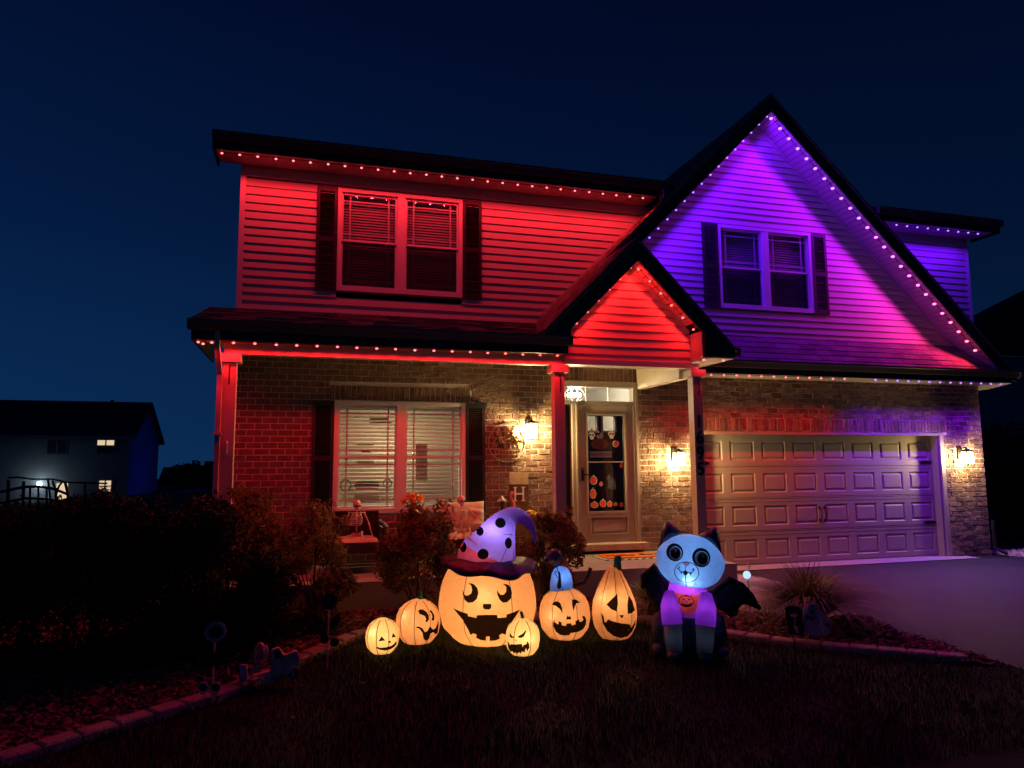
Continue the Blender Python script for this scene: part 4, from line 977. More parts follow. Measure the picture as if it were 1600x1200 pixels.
fineP = []; fineR = []
for i in range(len(P)-1):
    p0, p1, p2, p3 = P[max(i-1,0)], P[i], P[i+1], P[min(i+2,len(P)-1)]
    for k in range(4):
        t = k/4; fineP.append(.5*((2*p1)+(p2-p0)*t+(2*p0-5*p1+4*p2-p3)*t*t+(3*p1-p0-3*p2+p3)*t**3)); fineR.append(C[i][1]*(1-t)+C[i+1][1]*t)
fineP.append(P[-1]); fineR.append(C[-1][1])
for i, p in enumerate(fineP):
    tg = (fineP[min(i+1,len(fineP)-1)]-fineP[max(i-1,0)]).normalized()
    if i < 8: tg = (tg*(i/8)+Vector((.16,0,1))*(1-i/8)).normalized()
    sx = tg.cross(Vector((0,1,0))).normalized()
    for k in range(NTH):
        a = 2*math.pi*k/NTH; hm.v.append(tuple(p + (sx*math.cos(a)+Vector((0,1,0))*math.sin(a))*fineR[i]))
for i in range(len(fineP)-1):
    for k in range(NTH):
        a = i*NTH+k; b = i*NTH+(k+1) % NTH; hm.f.append((a, b, b+NTH, a+NTH)); hm.m.append(1 if i < 7 else 0)
bvh = bvh_of(hm)
hm.build('hat_cone', [M['purplefab'], M['bandfab']], hat, True)
for cx, cz, rx, rz in ((892,300,60,58), (978,528,40,62), (692,650,62,60), (660,395,42,50), (470,570,36,58)):
    decal('dot', [h6(ell(cx, cz, rx, rz))], bvh, 'print', hat)
decal('seam', stroke(h6([(960,590),(900,720),(850,790),(845,845)]), .006)+stroke(h6([(925,425),(1060,435)]), .006)+stroke(h6([(1040,600),(1030,740)]), .005), bvh, 'seamdark', hat, .004)
bm_ = MB(); n = 56; rings = [(.27,.01),(.36,.004),(.44,-.01),(.485,-.032),(.488,-.07),(.46,-.065)]
bc = (h6([(742,812)])[0][0], .795)
for r, dz in rings:
    for k in range(n):
        a = 2*math.pi*k/n; wv = 1+.03*math.sin(5*a+1)+.02*math.sin(11*a)
        droop = (-.05*max(0,-math.sin(a))*(1+.5*math.cos(a)) if r > .40 else -.01*max(0,-math.sin(a))) + .018*math.sin(7*a)*(r > .33)
        x = r*wv*math.cos(a); y = r*wv*math.sin(a); bm_.v.append((bc[0]+x, y, bc[1]+dz-.05*x+droop))
for i in range(len(rings)-1):
    for k in range(n):
        a = i*n+k; b = i*n+(k+1) % n; bm_.f.append((a, b, b+n, a+n)); bm_.m.append(0)
bm_.build('brim', M['brimfab'], hat, True)
lamp('POINT', 'inside_light', (h6([(815,450)])[0][0], -.06, h6([(815,420)])[0][1]), W_HAT, (.75,.8,1), .03, hat)
lamp('POINT', 'inside_light', (h6([(710,690)])[0][0], -.12, h6([(710,690)])[0][1]), W_HAT*.5, (.9,.85,1), .03, hat)
# --- pumpkin with pointed ears
sp = Spot(597, 1025, .12); q = cr(sp, A7, K7)
eyes = [('eye', [q([(180,585),(205,542),(238,580)])]), ('eye', [q([(292,560),(300,518),(328,552)])]), ('nose', [q([(258,590),(275,582),(288,592),(270,606)])]),
        ('mouth', [q([(162,632),(178,631),(192,640),(240,638),(290,627),(312,610),(322,598),(332,592),(332,612),(318,635),(285,655),(235,664),(195,656),(172,645)])])]
t, _ = pumpkin('small glowing pumpkin with cat ears at the left end of the row', sp, .158, .315, 8, -.38, 'yellowfab', eyes, W_PUMP*.8, (-.05,-.06,.20))
for sx, px, tip in ((-1, (70,500), (85,455)), (1, (270,455), (312,415))):
    a, b = q([px])[0], q([tip])[0]; c = (a[0]+sx*.0+.055, a[1]+.05)
    MB().add([(a[0],-.02,a[1]),(c[0],-.02,c[1]),(b[0],0,b[1]),(a[0],.03,a[1]),(c[0],.03,c[1])], [(0,1,2),(3,2,4),(0,2,3),(1,4,2)]).build('ear', M['orangefab'], t)
# --- round pumpkin looking right
sp = Spot(653, 1010, .16); q = cr(sp, A7, K7)
eyes = [('eye', [q([(532,325),(545,312),(570,312),(600,330),(622,365),(624,400),(608,420),(592,415),(600,395),(590,370),(565,358),(545,352)])]), ('eye', [q([(632,318),(650,325),(672,365),(672,400),(660,412),(648,400),(655,380),(648,350),(636,335)])]),
        ('mouth', [q([(505,458),(540,455),(570,470),(592,505),(612,495),(630,460),(645,465),(660,485),(680,475),(698,440),(703,400),(710,440),(700,530),(680,522),(662,508),(640,520),(630,555),(600,578),(580,560),(570,510),(545,475)])])]
pumpkin('round glowing pumpkin with wavy mouth looking right, left of the large pumpkin', sp, .222, .415, 8, -.18, 'orangefab', eyes, W_PUMP, (-.09,-.10,.27), stem=(.02,.075,.024,-.01))
# --- small angry pumpkin in front
sp = Spot(817, 1027, .12); q = cr(sp, A7, K7)
eyes = [('eye', [q([(1358,515),(1380,545),(1393,540),(1392,553),(1372,560),(1355,545)])]), ('eye', [q([(1425,545),(1470,520),(1495,490),(1497,510),(1480,545),(1455,558),(1435,557)])]), ('nose', [q([(1405,568),(1420,575),(1412,588)])]),
        ('mouth', [q([(1338,588),(1352,600),(1360,620),(1366,608),(1400,612),(1450,608),(1462,610),(1466,635),(1476,615),(1500,610),(1505,585),(1520,600),(1525,640),(1505,670),(1495,645),(1482,680),(1462,668),(1450,688),(1435,675),(1422,692),(1408,672),(1390,688),(1378,668),(1362,675),(1342,640)])])]
pumpkin('small glowing pumpkin with angry eyes and jagged teeth in front of the large pumpkin', sp, .166, .325, 6, .5, 'yellowfab', eyes, W_PUMP*.9, (.03,-.07,.17), stem=(0,.06,.016,-.015))
# --- pumpkin carrying the raven
sp = Spot(883, 1003, .18); q = cr(sp, A8, K8)
eyes = [('eye', [q([(312,775),(350,742),(385,738),(415,765),(438,868),(400,820),(360,790)])]), ('eye', [q([(540,720),(585,718),(632,752),(590,760),(570,790),(556,845),(540,780)])]), ('nose', [q([(485,890),(496,905),(508,905),(517,892),(530,935),(472,938)])]),
        ('mouth', [q([(350,935),(330,970),(330,1010),(360,1070),(400,1100),(460,1108),(510,1100),(515,1082),(600,1070),(660,1040),(690,990),(695,940),(680,900),(655,895),(650,910),(665,935),(640,960),(620,955),(615,930),(570,955),(575,985),(535,1000),(525,975),(475,980),(470,1005),(425,1000),(420,965),(390,955),(385,990),(345,965)])])]
pumpkin('glowing pumpkin with a winking grin and a blue-bodied raven on top', sp, .268, .50, 6, math.pi/6, 'orangefab', eyes, W_PUMP*1.3, (-.06,-.10,.24))
rv = thing('inflatable_raven', 'dark-headed inflatable raven with a blue lit body sitting on a pumpkin', 'inflatable', sp.c, sp.rz)
b = MB(); c0 = q([(425,655)])[0]; prof = [(0,.05),(.10,.0),(.118,.06),(.115,.14),(.102,.21),(.075,.27),(.03,.295)]
b.lathe([(r, z) for r, z in prof], 22, (c0[0], 0, c0[1]-.02), sy=.9); bvr = bvh_of(b); b.build('body', M['ravenblue'], rv, True)
decal('wing', [q([(385,415),(400,400),(415,430),(425,520),(420,590),(400,602),(378,590),(375,560),(390,500),(395,450)])], bvr, 'black', rv); decal('seam', stroke(q([(380,365),(385,400),(355,420),(385,480)]), .007)+stroke(q([(425,560),(440,610),(470,700)]), .006), bvr, 'black', rv)
hc = q([(345,248)])[0]; b = MB(); b.ball((hc[0], -.02, hc[1]), .087, 16, sz=(1.05,1,.98)); bvr = bvh_of(b); b.build('head', M['catear'], rv, True)
decal('eye', stroke(q(ell(305,272,26,28,14)), .006, True), bvr, 'catgrey', rv)
bk = q([(262,250),(215,300),(262,300)]); MB().tube([(bk[0][0]+.03,-.03,hc[1]-.01), (bk[0][0]-.01,-.05,hc[1]-.03), (bk[1][0],-.06,bk[1][1])], [.045,.03,.006], 8).build('beak', M['black'], rv, True)
tl = q([(500,600),(600,570),(690,540),(735,455),(762,372)]); MB().tube([(a, .06, c) for a, c in tl], [.03,.026,.022,.022,.02], 8).build('tail', M['black'], rv, True)
lamp('POINT', 'inside_light', (c0[0]+.01, -.03, c0[1]+.17), W_RAVEN, (.55,.75,1), .025, rv)
# --- tall pear-shaped pumpkin
sp = Spot(961, 1003, .17); q = cr(sp, A8, K8)
TALL = [(0,.60),(.06,.76),(.18,.94),(.34,1),(.5,.95),(.64,.80),(.78,.60),(.9,.42),(1,.22)]
eyes = [('eye', [q([(1062,650),(1068,760),(1050,850),(990,825),(938,775)])]), ('eye', [q([(1185,670),(1225,730),(1250,830),(1215,865),(1170,872),(1168,770)])]), ('nose', [q([(1078,888),(1132,886),(1105,922)])]),
        ('mouth', [q([(880,870),(905,900),(915,965),(930,970),(955,935),(1000,955),(1090,975),(1190,985),(1205,1025),(1218,1000),(1240,965),(1258,930),(1250,985),(1215,1060),(1160,1115),(1090,1135),(1010,1115),(940,1060),(895,980)])])]
pumpkin('tall pear-shaped glowing pumpkin with triangle eyes and green stem at the right of the row', sp, .232, .70, 8, 0.12, 'orangefab', eyes, W_PUMP*1.2, (-.09,-.11,.40), prof=TALL, stem=(.04,.115,.036,.015))
# --- bat-winged cat
sp = Spot(1078, 1030, .22); A9, K9 = (980,800), 6.667; A10 = (1000,900); q = cr(sp, A9, K9); q2 = cr(sp, A10, K9)
ct = thing('inflatable_cat', 'inflatable cat with glowing pale blue face, purple shirt, red bandana and black bat wings', 'inflatable', sp.c, sp.rz, None)
b = MB(); b.lathe([(.17,0),(.245,.05),(.262,.16),(.245,.28),(.225,.36)], 26, sy=.85); b.build('body', M['catgrey'], ct, True)
sh = MB(); pr_ = [(.226,.355),(.222,.42),(.205,.50),(.180,.58),(.160,.655),(.15,.70)]; sh.lathe([(interp([(z, r) for r, z in pr_], .355+.345*i/70), .355+.345*i/70) for i in range(71)], 150, sy=.86)
bvs = bvh_of(sh); BD = q([(488,822),(560,842),(660,852),(760,846),(826,838),(822,880),(780,945),(720,1010),(660,1060),(640,1062),(590,1020),(530,940),(495,870)])
for i_, f_ in enumerate(sh.f):
    cx = sum(sh.v[k][0] for k in f_)/len(f_); cyy = sum(sh.v[k][1] for k in f_)/len(f_); cz = sum(sh.v[k][2] for k in f_)/len(f_)
    if cyy < 0 and inpoly(cx, cz, BD): sh.m[i_] = 1
sh.build('shirt', [M['catshirt'], M['bandana']], ct, True)
vb = q([(600,1145),(640,1200),(670,1145)]); 
decal('pumpkin_print', [w_ for w_ in stroke(q(ell(633,948,72,56,26)), .007, True)+stroke(q([(590,975),(610,990),(640,994),(670,985),(685,970)]), .011)+stroke(q([(585,965),(600,978),(640,985),(675,976),(690,960)]), .006)+stroke(q([(625,900),(640,885),(655,905)]), .008)+[q([(595,930),(612,918),(620,938)]), q([(652,938),(662,918),(680,935)]), q([(628,960),(637,948),(646,960)])]], bvs, 'print', ct, .009, cell=.02)
for sx in (-1, 1):
    MB().tube([(sx*.15,-.06,.53),(sx*.165,-.15,.45),(sx*.155,-.215,.37),(sx*.145,-.235,.30)], [.075,.088,.092,.09], 14).build('sleeve', M['catshirt'], ct, True); lamp('POINT', 'inside_light', (sx*.158,-.17,.42), W_CATBODY*.12, (.85,.85,1), .02, ct)  # sleeve light added, stands in for body lamp light blocked by the shirt
    MB().tube([(sx*.145,-.233,.305),(sx*.14,-.245,.18),(sx*.135,-.25,.06),(sx*.135,-.25,.02)], [.086,.078,.072,.06], 14).ball((sx*.135,-.30,.045), .07, 12, sz=(1,1.15,.65)).build('front_leg', M['catgrey'], ct, True); lamp('POINT', 'inside_light', (sx*.14,-.24,.2), .24, (.7,.8,1), .02, ct)  # leg light added to brighten the grey fabric, not a separate lamp
    MB().tube([(sx*.235,.02,.05),(sx*.26,.0,.2),(sx*.255,.02,.31),(sx*.22,.06,.37)], [.08,.09,.075,.03], 12).ball((sx*.285,-.12,.05), .07, 12, sz=(.95,1.35,.7)).build('hind_leg', M['catgrey'], ct, True)
hc = q([(688,528)])[0]; hd_ = MB(); rot = Euler((0, R(9), 0)).to_matrix(); n = 40; kk = 22
for i in range(kk+1):
    t_ = math.pi*i/kk
    for j in range(n):
        a = 2*math.pi*j/n; cx, sx_, cz = math.cos(a), math.sin(a), -math.cos(t_); rr = math.sin(t_)**.8
        w_ = (1.03 if cz > 0 else 1.0)*(1-.22*max(0, cz)**1.5)
        p = rot @ Vector((rr*cx*.315*w_, rr*sx_*.20, cz*.245)); hd_.v.append((hc[0]+p.x, -.05+p.y, hc[1]+p.z))
for i in range(kk):
    for j in range(n):
        a = i*n+j; c = i*n+(j+1) % n; hd_.f.append((a, c, c+n, a+n)); hd_.m.append(0)
bvc = bvh_of(hd_); hd_.build('head', M['catface'], ct, True)
for cx, cz, rr, ro in ((534,450,86,.1), (800,498,92,-.25)):
    o1, o2 = ell(cx, cz, rr, rr*1.07, 32), ell(cx+6, cz+8, rr*.74, rr*.80, 32); e_ = decal('eye', [q([o1[i], o1[(i+1)%32], o2[(i+1)%32], o2[i]]) for i in range(32)], bvc, 'print', ct, .005)
    decal('iris', [q(ell(cx+8, cz+8, rr*.68, rr*.76, 24))], bvc, 'catgrey2', ct, .008) if False else None
    decal('iris', [q(ell(cx+4, cz+10, rr*.72, rr*.78, 24))], bvc, 'iris', e_, .0085); decal('pupil', [q(ell(cx+10, cz+14, rr*.57, rr*.62, 24))], bvc, 'black', e_, .0115); decal('glint', [q(ell(cx+14, cz-16, 15, 17, 10))], bvc, 'white', e_, .014)
decal('muzzle_line', stroke(q(ell(648,648,122,103,34)), .008, True)+stroke(q([(640,592),(636,640),(636,700),(640,800)]), .008)+stroke(q([(556,615),(575,602),(580,590)]), .009)+stroke(q([(565,605),(582,640),(600,648),(615,646),(636,640),(660,650),(690,655),(712,640),(722,612)]), .009)+stroke(q([(708,618),(722,612),(728,628)]), .009)+[q([(584,640),(608,650),(592,672)]), q([(672,655),(702,650),(688,686)]), q(ell(637,655,24,24,14))], bvc, 'print', ct, .006, cell=.02)
decal('nose', [q([(612,552),(640,545),(672,548),(684,566),(650,590),(628,580)])], bvc, 'nosepink', ct, .008)
for pts in ([(372,400),(405,210),(440,150),(470,125),(520,170),(620,245),(500,300),(420,350)], [(755,285),(850,230),(915,200),(950,172),(985,215),(1000,330),(1010,450),(940,380),(840,310)]):
    L = q(pts); cx = sum(p[0] for p in L)/len(L); cz = sum(p[1] for p in L)/len(L); e = MB(); m_ = len(L)
    e.v = [(a, .02, c) for a, c in L]+[(cx+(a-cx)*.55, -.055, cz+(c-cz)*.55) for a, c in L]+[(cx+(a-cx)*.55, .09, cz+(c-cz)*.55) for a, c in L]+[(cx,-.07,cz),(cx,.11,cz)]
    for i in range(m_):
        j = (i+1) % m_; e.f += [(i,j,m_+j,m_+i),(j,i,2*m_+i,2*m_+j),(m_+i,m_+j,3*m_),(2*m_+j,2*m_+i,3*m_+1)]; e.m += [0]*4
    e.build('ear', M['catear'], ct, True)
def pillow(name, outline, y0, th, m, parent, cell=.03, edge=.06, tr=None):
    """soft filled panel from an outline: thick in the middle, closing to its rim"""
    bm = bmesh.new(); P = [Vector((a, b, 0)) for a, b in outline]; vs = [bm.verts.new((a, 0, b)) for a, b in outline]
    for t in geometry.tessellate_polygon([P]): bm.faces.new([vs[i] for i in t])
    for ax in (0, 2):
        lo = min(v.co[ax] for v in bm.verts); hi = max(v.co[ax] for v in bm.verts); k = max(2, int((hi-lo)/cell))
        for i in range(1, k):
            co = [0,0,0]; co[ax] = lo+(hi-lo)*i/k; no = [0,0,0]; no[ax] = 1
            bmesh.ops.bisect_plane(bm, geom=bm.verts[:]+bm.edges[:]+bm.faces[:], plane_co=co, plane_no=no)
    def dist(x, z):
        d = 9
        for (a, b), (c, e) in zip(outline, outline[1:]+outline[:1]):
            dx, dz = c-a, e-b; t = max(0, min(1, ((x-a)*dx+(z-b)*dz)/max(1e-9, dx*dx+dz*dz))); d = min(d, math.hypot(x-a-t*dx, z-b-t*dz))
        return d
    V = []; F = []; bm.verts.index_update(); n = len(bm.verts); D = [math.sqrt(min(1, dist(v.co.x, v.co.z)/edge))*th/2 for v in bm.verts]
    V = [(v.co.x, y0-d, v.co.z) for v, d in zip(bm.verts, D)]+[(v.co.x, y0+d+.001, v.co.z) for v, d in zip(bm.verts, D)]
    for f in bm.faces:
        ix = [v.index for v in f.verts]
        if f.normal.y > 0: ix = ix[::-1]
        F += [tuple(ix), tuple(i+n for i in reversed(ix))]
    bm.free(); mb = MB(); mb.v = V; mb.f = F; mb.m = [0]*len(F); o = mb.build(name, M[m], parent, True); return o
lw = q([(470,830),(430,760),(370,670),(300,600),(255,640),(205,690),(190,720),(180,770),(180,850),(182,870),(215,930),(265,1000),(300,1080),(350,1120),(420,1100),(480,1000)])
rw = q([(820,900),(870,855),(940,825),(1000,770),(1080,722),(1120,720),(1200,785),(1250,835),(1290,885),(1330,960),(1345,985),(1385,1000),(1380,1018),(1330,1012),(1290,1005),(1240,985),(1200,988),(1160,1040),(1145,1100),(1080,1120),(1000,1060),(900,1010),(840,990)])
pillow('wing', lw, .13, .09, 'wing', ct); pillow('wing', rw, .13, .09, 'wing', ct)
for P in ([(470,850),(300,605),(190,720),(182,850)], [(840,930),(950,822),(1085,724),(1200,785),(1290,885),(1335,985),(1380,1010)]): MB().tube([(a, .09, c) for a, c in q(P)], [.03]*(len(P)-1)+[.018], 8).build('wing_bone', M['wing'], ct, True)
lamp('POINT', 'inside_light', (q([(668,690)])[0][0], -.165, q([(668,690)])[0][1]), W_CATHEAD*.5, (.85,.93,1), .02, ct)
lamp('POINT', 'inside_light', (hc[0], -.03, hc[1]+.02), W_CATHEAD, (.75,.88,1), .05, ct); lamp('POINT', 'inside_light', (0,-.06,.61), W_CATBODY, (.85,.85,1), .03, ct)
# ------------------------------------------------------------------ yard ornaments
def metal_sign(name, label, cat, sp, outline, m, th=.006, legs=(), group=None):
    t = thing(name, label, cat, sp.c, sp.rz, group); MB().prism(outline, -th/2, th/2).build('panel', M[m], t)
    for x, z0 in legs: MB().tube([(x,.006,z0),(x,.006,-.06)], .004, 5).build('stake', M['iron'], t)
    return t
G, KG = (1215,920), 12.0
sp = Spot(1272, 1010, .0); q = cr(sp, G, KG)
gs_ = metal_sign('ghost_sign', 'pale flat ghost yard sign waving one arm in front of the grass clump', 'yard sign', sp, q([(420,300),(450,330),(540,390),(600,360),(640,320),(700,298),(770,305),(815,350),(845,460),(880,500),(920,560),(985,590),(970,640),(900,640),(890,680),(960,750),(985,790),(960,830),(900,855),(850,880),(760,890),(640,880),(560,850),(520,800),(505,720),(520,620),(510,500),(470,400)]), 'ghost', legs=[(0,.1),(.12,.1)])
for nm, P in (('eye', ell(683,365,16,20,12)), ('eye', ell(752,392,18,22,12)), ('mouth', ell(685,455,32,40,16)), ('bow_tie', [(570,530),(600,505),(650,555),(710,520),(720,590),(690,610),(640,575),(580,575)])): MB().prism(q(P), -.009, -.0035).build(nm, M['black'], gs_)
sp = Spot(1247, 1008, .0); q = cr(sp, G, KG)
tb = metal_sign('tombstone_sign', 'dark flat tombstone yard sign standing left of the ghost', 'yard sign', sp, q([(180,400),(230,360),(330,340),(430,360),(490,420),(505,600),(500,880),(240,880),(200,600)]), 'darkgreen', legs=[(-.05,.08),(.08,.08)])
for P in (ell(340,520,70,26,16), [(330,720),(360,700),(400,740),(405,810),(390,840),(350,800)]): MB().prism(q(P), -.008, -.0035).build('painted_mark', M['rust'], tb)
# globe stake with a pink neck
p = at(1173, 965, 'Z', -.075); gl_ = thing('garden_stake', 'pink-necked bird garden stake with a glowing white globe body by the walkway', 'garden stake', (p.x, p.y, gz(p.x,p.y)), face_cam(p)); s_ = FPX/depth_of(p); zz = lambda v: (965-v)/s_
MB().tube([(0,0,-.05),(-.012,0,zz(908))], .006, 6).build('stake', M['iron'], gl_)
glb = MB().ball((-.022,0,zz(900)), .046, 16, sz=(.95,.95,1)); glb.build('globe', emit('globe_glow', (.50,.74,1), 1.15), gl_, True)
MB().tube([(.004,0,zz(893)),(.012,0,zz(888)),(-.008,0,zz(884)),(-.012,0,zz(882)),(.0,0,zz(880)),(.012,0,zz(882.5)),(.02,0,zz(885))], [.01,.008,.008,.009,.012,.010,.004], 6).build('neck', M['pink'], gl_, True)
lamp('POINT', 'globe_light', (-.022,-.06,zz(900)), .25, (.6,.8,1), .03, gl_)
# sunflower stakes
def flower(parent, c, r, m_p, m_c, n=20, tilt=0):
    ct_, st_ = math.cos(tilt), math.sin(tilt); q0, rc_ = (.5, .58) if n > 9 else (.15, .24)
    f = MB()
    for k in range(n):
        a = 2*math.pi*k/n; d = Vector((math.cos(a)*ct_, math.cos(a)*st_, math.sin(a))); tt = Vector((-math.sin(a)*ct_, -math.sin(a)*st_, math.cos(a))); w_ = r*(.13 if n > 15 else .24); C_ = Vector(c)
        f.add([C_+d*r*q0-tt*w_*.7, C_+d*r*.78-tt*w_+Vector((0,-.012,0)), C_+d*r*1.02, C_+d*r*.78+tt*w_+Vector((0,-.012,0)), C_+d*r*q0+tt*w_*.7], [(0,1,2,3,4)])
    fo = f.build('petals', M[m_p], parent); b_ = MB().ball((c[0], c[1]-.006, c[2]), r*rc_, 14, sz=(1,.28,1)); b_.build('flower_centre', M[m_c], fo, True)
def sunflower(label, u, v, heads, stem_top, leaves, m_p):
    p = at(u, v, 'Z', -.1); t = thing('sunflower_stake', label, 'garden ornament', (p.x, p.y, gz(p.x,p.y)), face_cam(p), 'metal sunflower stakes'); s_ = FPX/depth_of(p)
    f = lambda a, b: ((a-u)/s_, (v-b)/s_)
    MB().tube([(0,0,-.08),(0,0,.1),(f(*stem_top)[0],0,f(*stem_top)[1])], .008, 6).build('stem', M['rust'], t)
    for hu, hv, hr in heads:
        a = f(hu, hv); flower(t, (a[0], -.03, a[1]), hr/s_, m_p, 'black')
        if hr < 12: MB().tube([(0,0,a[1]-.12),(a[0]*.7,0,a[1]-.08),(a[0],-.01,a[1])], .005, 5).build('stem', M['rust'], t)
    for lu, lv, dx, dy in leaves:
        a = f(lu, lv); d = Vector((dx, 0, dy)).normalized(); tt = Vector((-d.z, 0, d.x)); L = .085; C_ = Vector((a[0], -.01, a[1]))
        MB().add([C_-d*L, C_-d*L*.3+tt*L*.45+Vector((0,-.02,0)), C_+d*L*.4+tt*L*.42+Vector((0,-.02,0)), C_+d*L, C_+d*L*.4-tt*L*.42+Vector((0,.01,0)), C_-d*L*.3-tt*L*.45+Vector((0,.01,0)), C_], [(0,1,6),(1,2,6),(2,3,6),(3,4,6),(4,5,6),(5,0,6)]).build('leaf', M['darkgreen'], t)
sunflower('metal sunflower stake at the left with one large pinkish bloom and two small ones below', 331, 1098, [(332.5,988,17.5),(317,1070,9.5),(335,1072,9.5)], (332,990), [(318,1030,-.5,1),(337,1026,.4,1)], 'rust')
sunflower('dark metal sunflower stake in front of the porch shrub with two drooping buds', 511.5, 1048, [(512,941,14),(506,998,8),(521.5,1004,8)], (512,945), [(493,973,-.6,1),(521,974,.5,1)], 'wicker')
# vintage truck ornament
sp = Spot(428, 1072, .02); T_, KT = (370,990), 10.91; q = cr(sp, T_, KT)
tk = thing('truck_ornament', 'small vintage pickup truck garden ornament with pumpkins and flowers in its bed', 'garden ornament', sp.c, sp.rz)
bd = MB().prism(q([(160,760),(255,735),(300,715),(340,700),(400,697),(450,715),(480,765),(490,850),(560,835),(760,730),(850,715),(870,640),(900,600),(950,570),(1010,580),(1050,625),(1045,560),(1030,460),(1010,380),(985,345),(930,345),(830,390),(790,388),(760,370),(730,310),(700,265),(660,262),(590,290),(575,330),(572,560),(560,640),(430,660),(270,690),(160,745)]), -.02, .02); bd.build('body', M['rust'], tk)
MB().prism(q([(625,305),(690,290),(720,340),(740,395),(735,410),(640,445),(625,400)]), -.023, -.0195).build('window', M['black'], tk)
dl = MB(); 
for P in ([(590,470),(765,405),(785,700),(600,775)],):
    for w_ in stroke(q(P), .004, True): dl.prism(w_, -.024, -.0201)
dl.build('door_line', M['bark'], tk)
MB().prism(q([(300,840),(310,780),(345,735),(400,722),(450,745),(485,830),(505,880),(480,885),(440,800),(400,770),(350,790),(320,850)]), -.034, -.0201).prism(q([(860,700),(880,640),(920,600),(970,590),(1020,615),(1055,625),(1040,650),(980,625),(930,640),(890,690)]), -.034, -.0201).build('fender', M['rust'], tk)
MB().prism(q([(840,425),(940,385),(950,400),(850,440)]), -.026, -.0201).prism(q([(845,455),(945,415),(950,428),(850,468)]), -.026, -.0201).build('hood_vent', M['pink'], tk)
for c_ in ((345,972,72,95), (938,705,65,95)):
    wl = MB().prism(q(ell(*c_[:2], c_[2], c_[3], 18)), -.030, -.004).build('wheel', M['black'], tk); MB().prism(q(ell(c_[0], c_[1], c_[2]*.48, c_[3]*.62, 14)), -.036, -.0301).build('hub', M['ghost'], wl)
ld = MB(); a = q([(390,310)])[0]; ld.ball((a[0],.0,a[1]), .05, 14, sz=(.9,.7,1.5)); ld.build('pumpkin', M['pink'], tk, True)
a = q([(480,350)])[0]; MB().ball((a[0],.01,a[1]), .035, 10, sz=(.7,.6,2.0)).build('corn', M['cream'], tk, True)
a = q([(140,620)])[0]; MB().lathe([(.03,-.06),(.035,-.02),(.028,.03),(.032,.055)], 10, (a[0],0,a[1])).build('milk_can', M['ghost'], tk, True)
for cx, cz, r in ((350,540,60),(290,530,50),(370,600,48),(260,640,45),(495,540,52),(300,600,40),(340,450,45)):
    a = q([(cx,cz)])[0]; flower(tk, (a[0], -.03, a[1]), r/KT/sp.s, 'pink', 'rust', 10)
# ------------------------------------------------------------------ porch furniture
FZ = .326
def chair(label, x0, x1, yb, yf, group='wicker porch chairs', back=1.07):
    t = thing('porch_chair', label, 'chair', ((x0+x1)/2, (yb+yf)/2, FZ), 0, group); w_ = (x1-x0)/2; d0, d1 = yf-(yb+yf)/2, yb-(yb+yf)/2
    MB().box(-w_, w_, d0, d1, .27, .345).box(-w_, w_, d0, d0+.03, .345, .36).build('seat', M['wicker'], t)
    bk = MB()
    for k in range(14): xx = -w_+(k+.5)*2*w_/14; bk.box(xx-.020, xx+.020, d1-.05, d1-.02, .345, back-FZ-.02)
    bk.box(-w_, w_, d1-.06, d1-.01, back-FZ-.03, back-FZ).box(-w_, w_, d1-.019, d1-.008, .345, back-FZ-.03).build('backrest', M['wicker'], t)
    for s in (-1,1):
        MB().tube([(s*w_,d1-.03,.60),(s*(w_+.04),d1-.3,.58),(s*(w_+.05),d0+.08,.55),(s*(w_+.03),d0+.02,.45),(s*w_,d0+.03,.3)], .028, 6).box(s*w_-.015, s*w_+.015, d0+.1, d1, .345, .56).build('arm', M['wicker'], t)
        MB().box(s*w_-.025, s*w_+.025, d0, d0+.05, 0, .27).build('leg', M['wicker'], t); MB().box(s*w_-.025, s*w_+.025, d1-.05, d1, 0, .27).build('leg', M['wicker'], t)
    MB().box(-w_, w_, d0+.01, d0+.03, .10, .125).build('stretcher', M['wicker'], t)
    return t
chair('dark wicker porch chair under the front window with a skeleton on its seat', -5.74, -5.13, -.36, -1.08)
chair('dark wicker porch chair by the right shutter behind a tufted cushion', -4.30, -3.68, -.30, -1.05, back=1.02)
def cushion(name, label, c, sx, sy, th, rx, rz=0, tuft=True):
    t = tag(pillow(name, [(-sx/2,-sy/2),(-sx*.25,-sy*.47),(sx*.25,-sy*.47),(sx/2,-sy/2),(sx*.48,-sy*.2),(sx*.48,sy*.2),(sx/2,sy/2),(sx*.25,sy*.47),(-sx*.25,sy*.47),(-sx/2,sy/2),(-sx*.48,sy*.2),(-sx*.48,-sy*.2)], 0, th, 'cushion', None, .04, .10), label, 'cushion')
    if tuft:
        for v in t.data.vertices:
            for tx in (-sx*.22, sx*.22):
                d = math.hypot(v.co.x-tx, v.co.z); v.co.y *= 1-.75*math.exp(-(d/.05)**2)
            v.co.y *= 1-.45*math.exp(-(v.co.z/.03)**2)
    t.location = c; t.rotation_euler = (R(rx), 0, R(rz)); return t
cushion('seat_cushion', 'flat pinkish seat cushion on the left porch chair', (-5.435,-.74,FZ+.385), .56, .62, .09, 90, tuft=False)
cushion('seat_cushion', 'flat pinkish seat cushion on the right porch chair', (-3.99,-.72,FZ+.385), .58, .60, .09, 90, tuft=False)
cushion('back_cushion', 'square tufted back cushion leaning on the right porch chair', (-3.985,-.50,.955), .62, .44, .15, -14, 0)
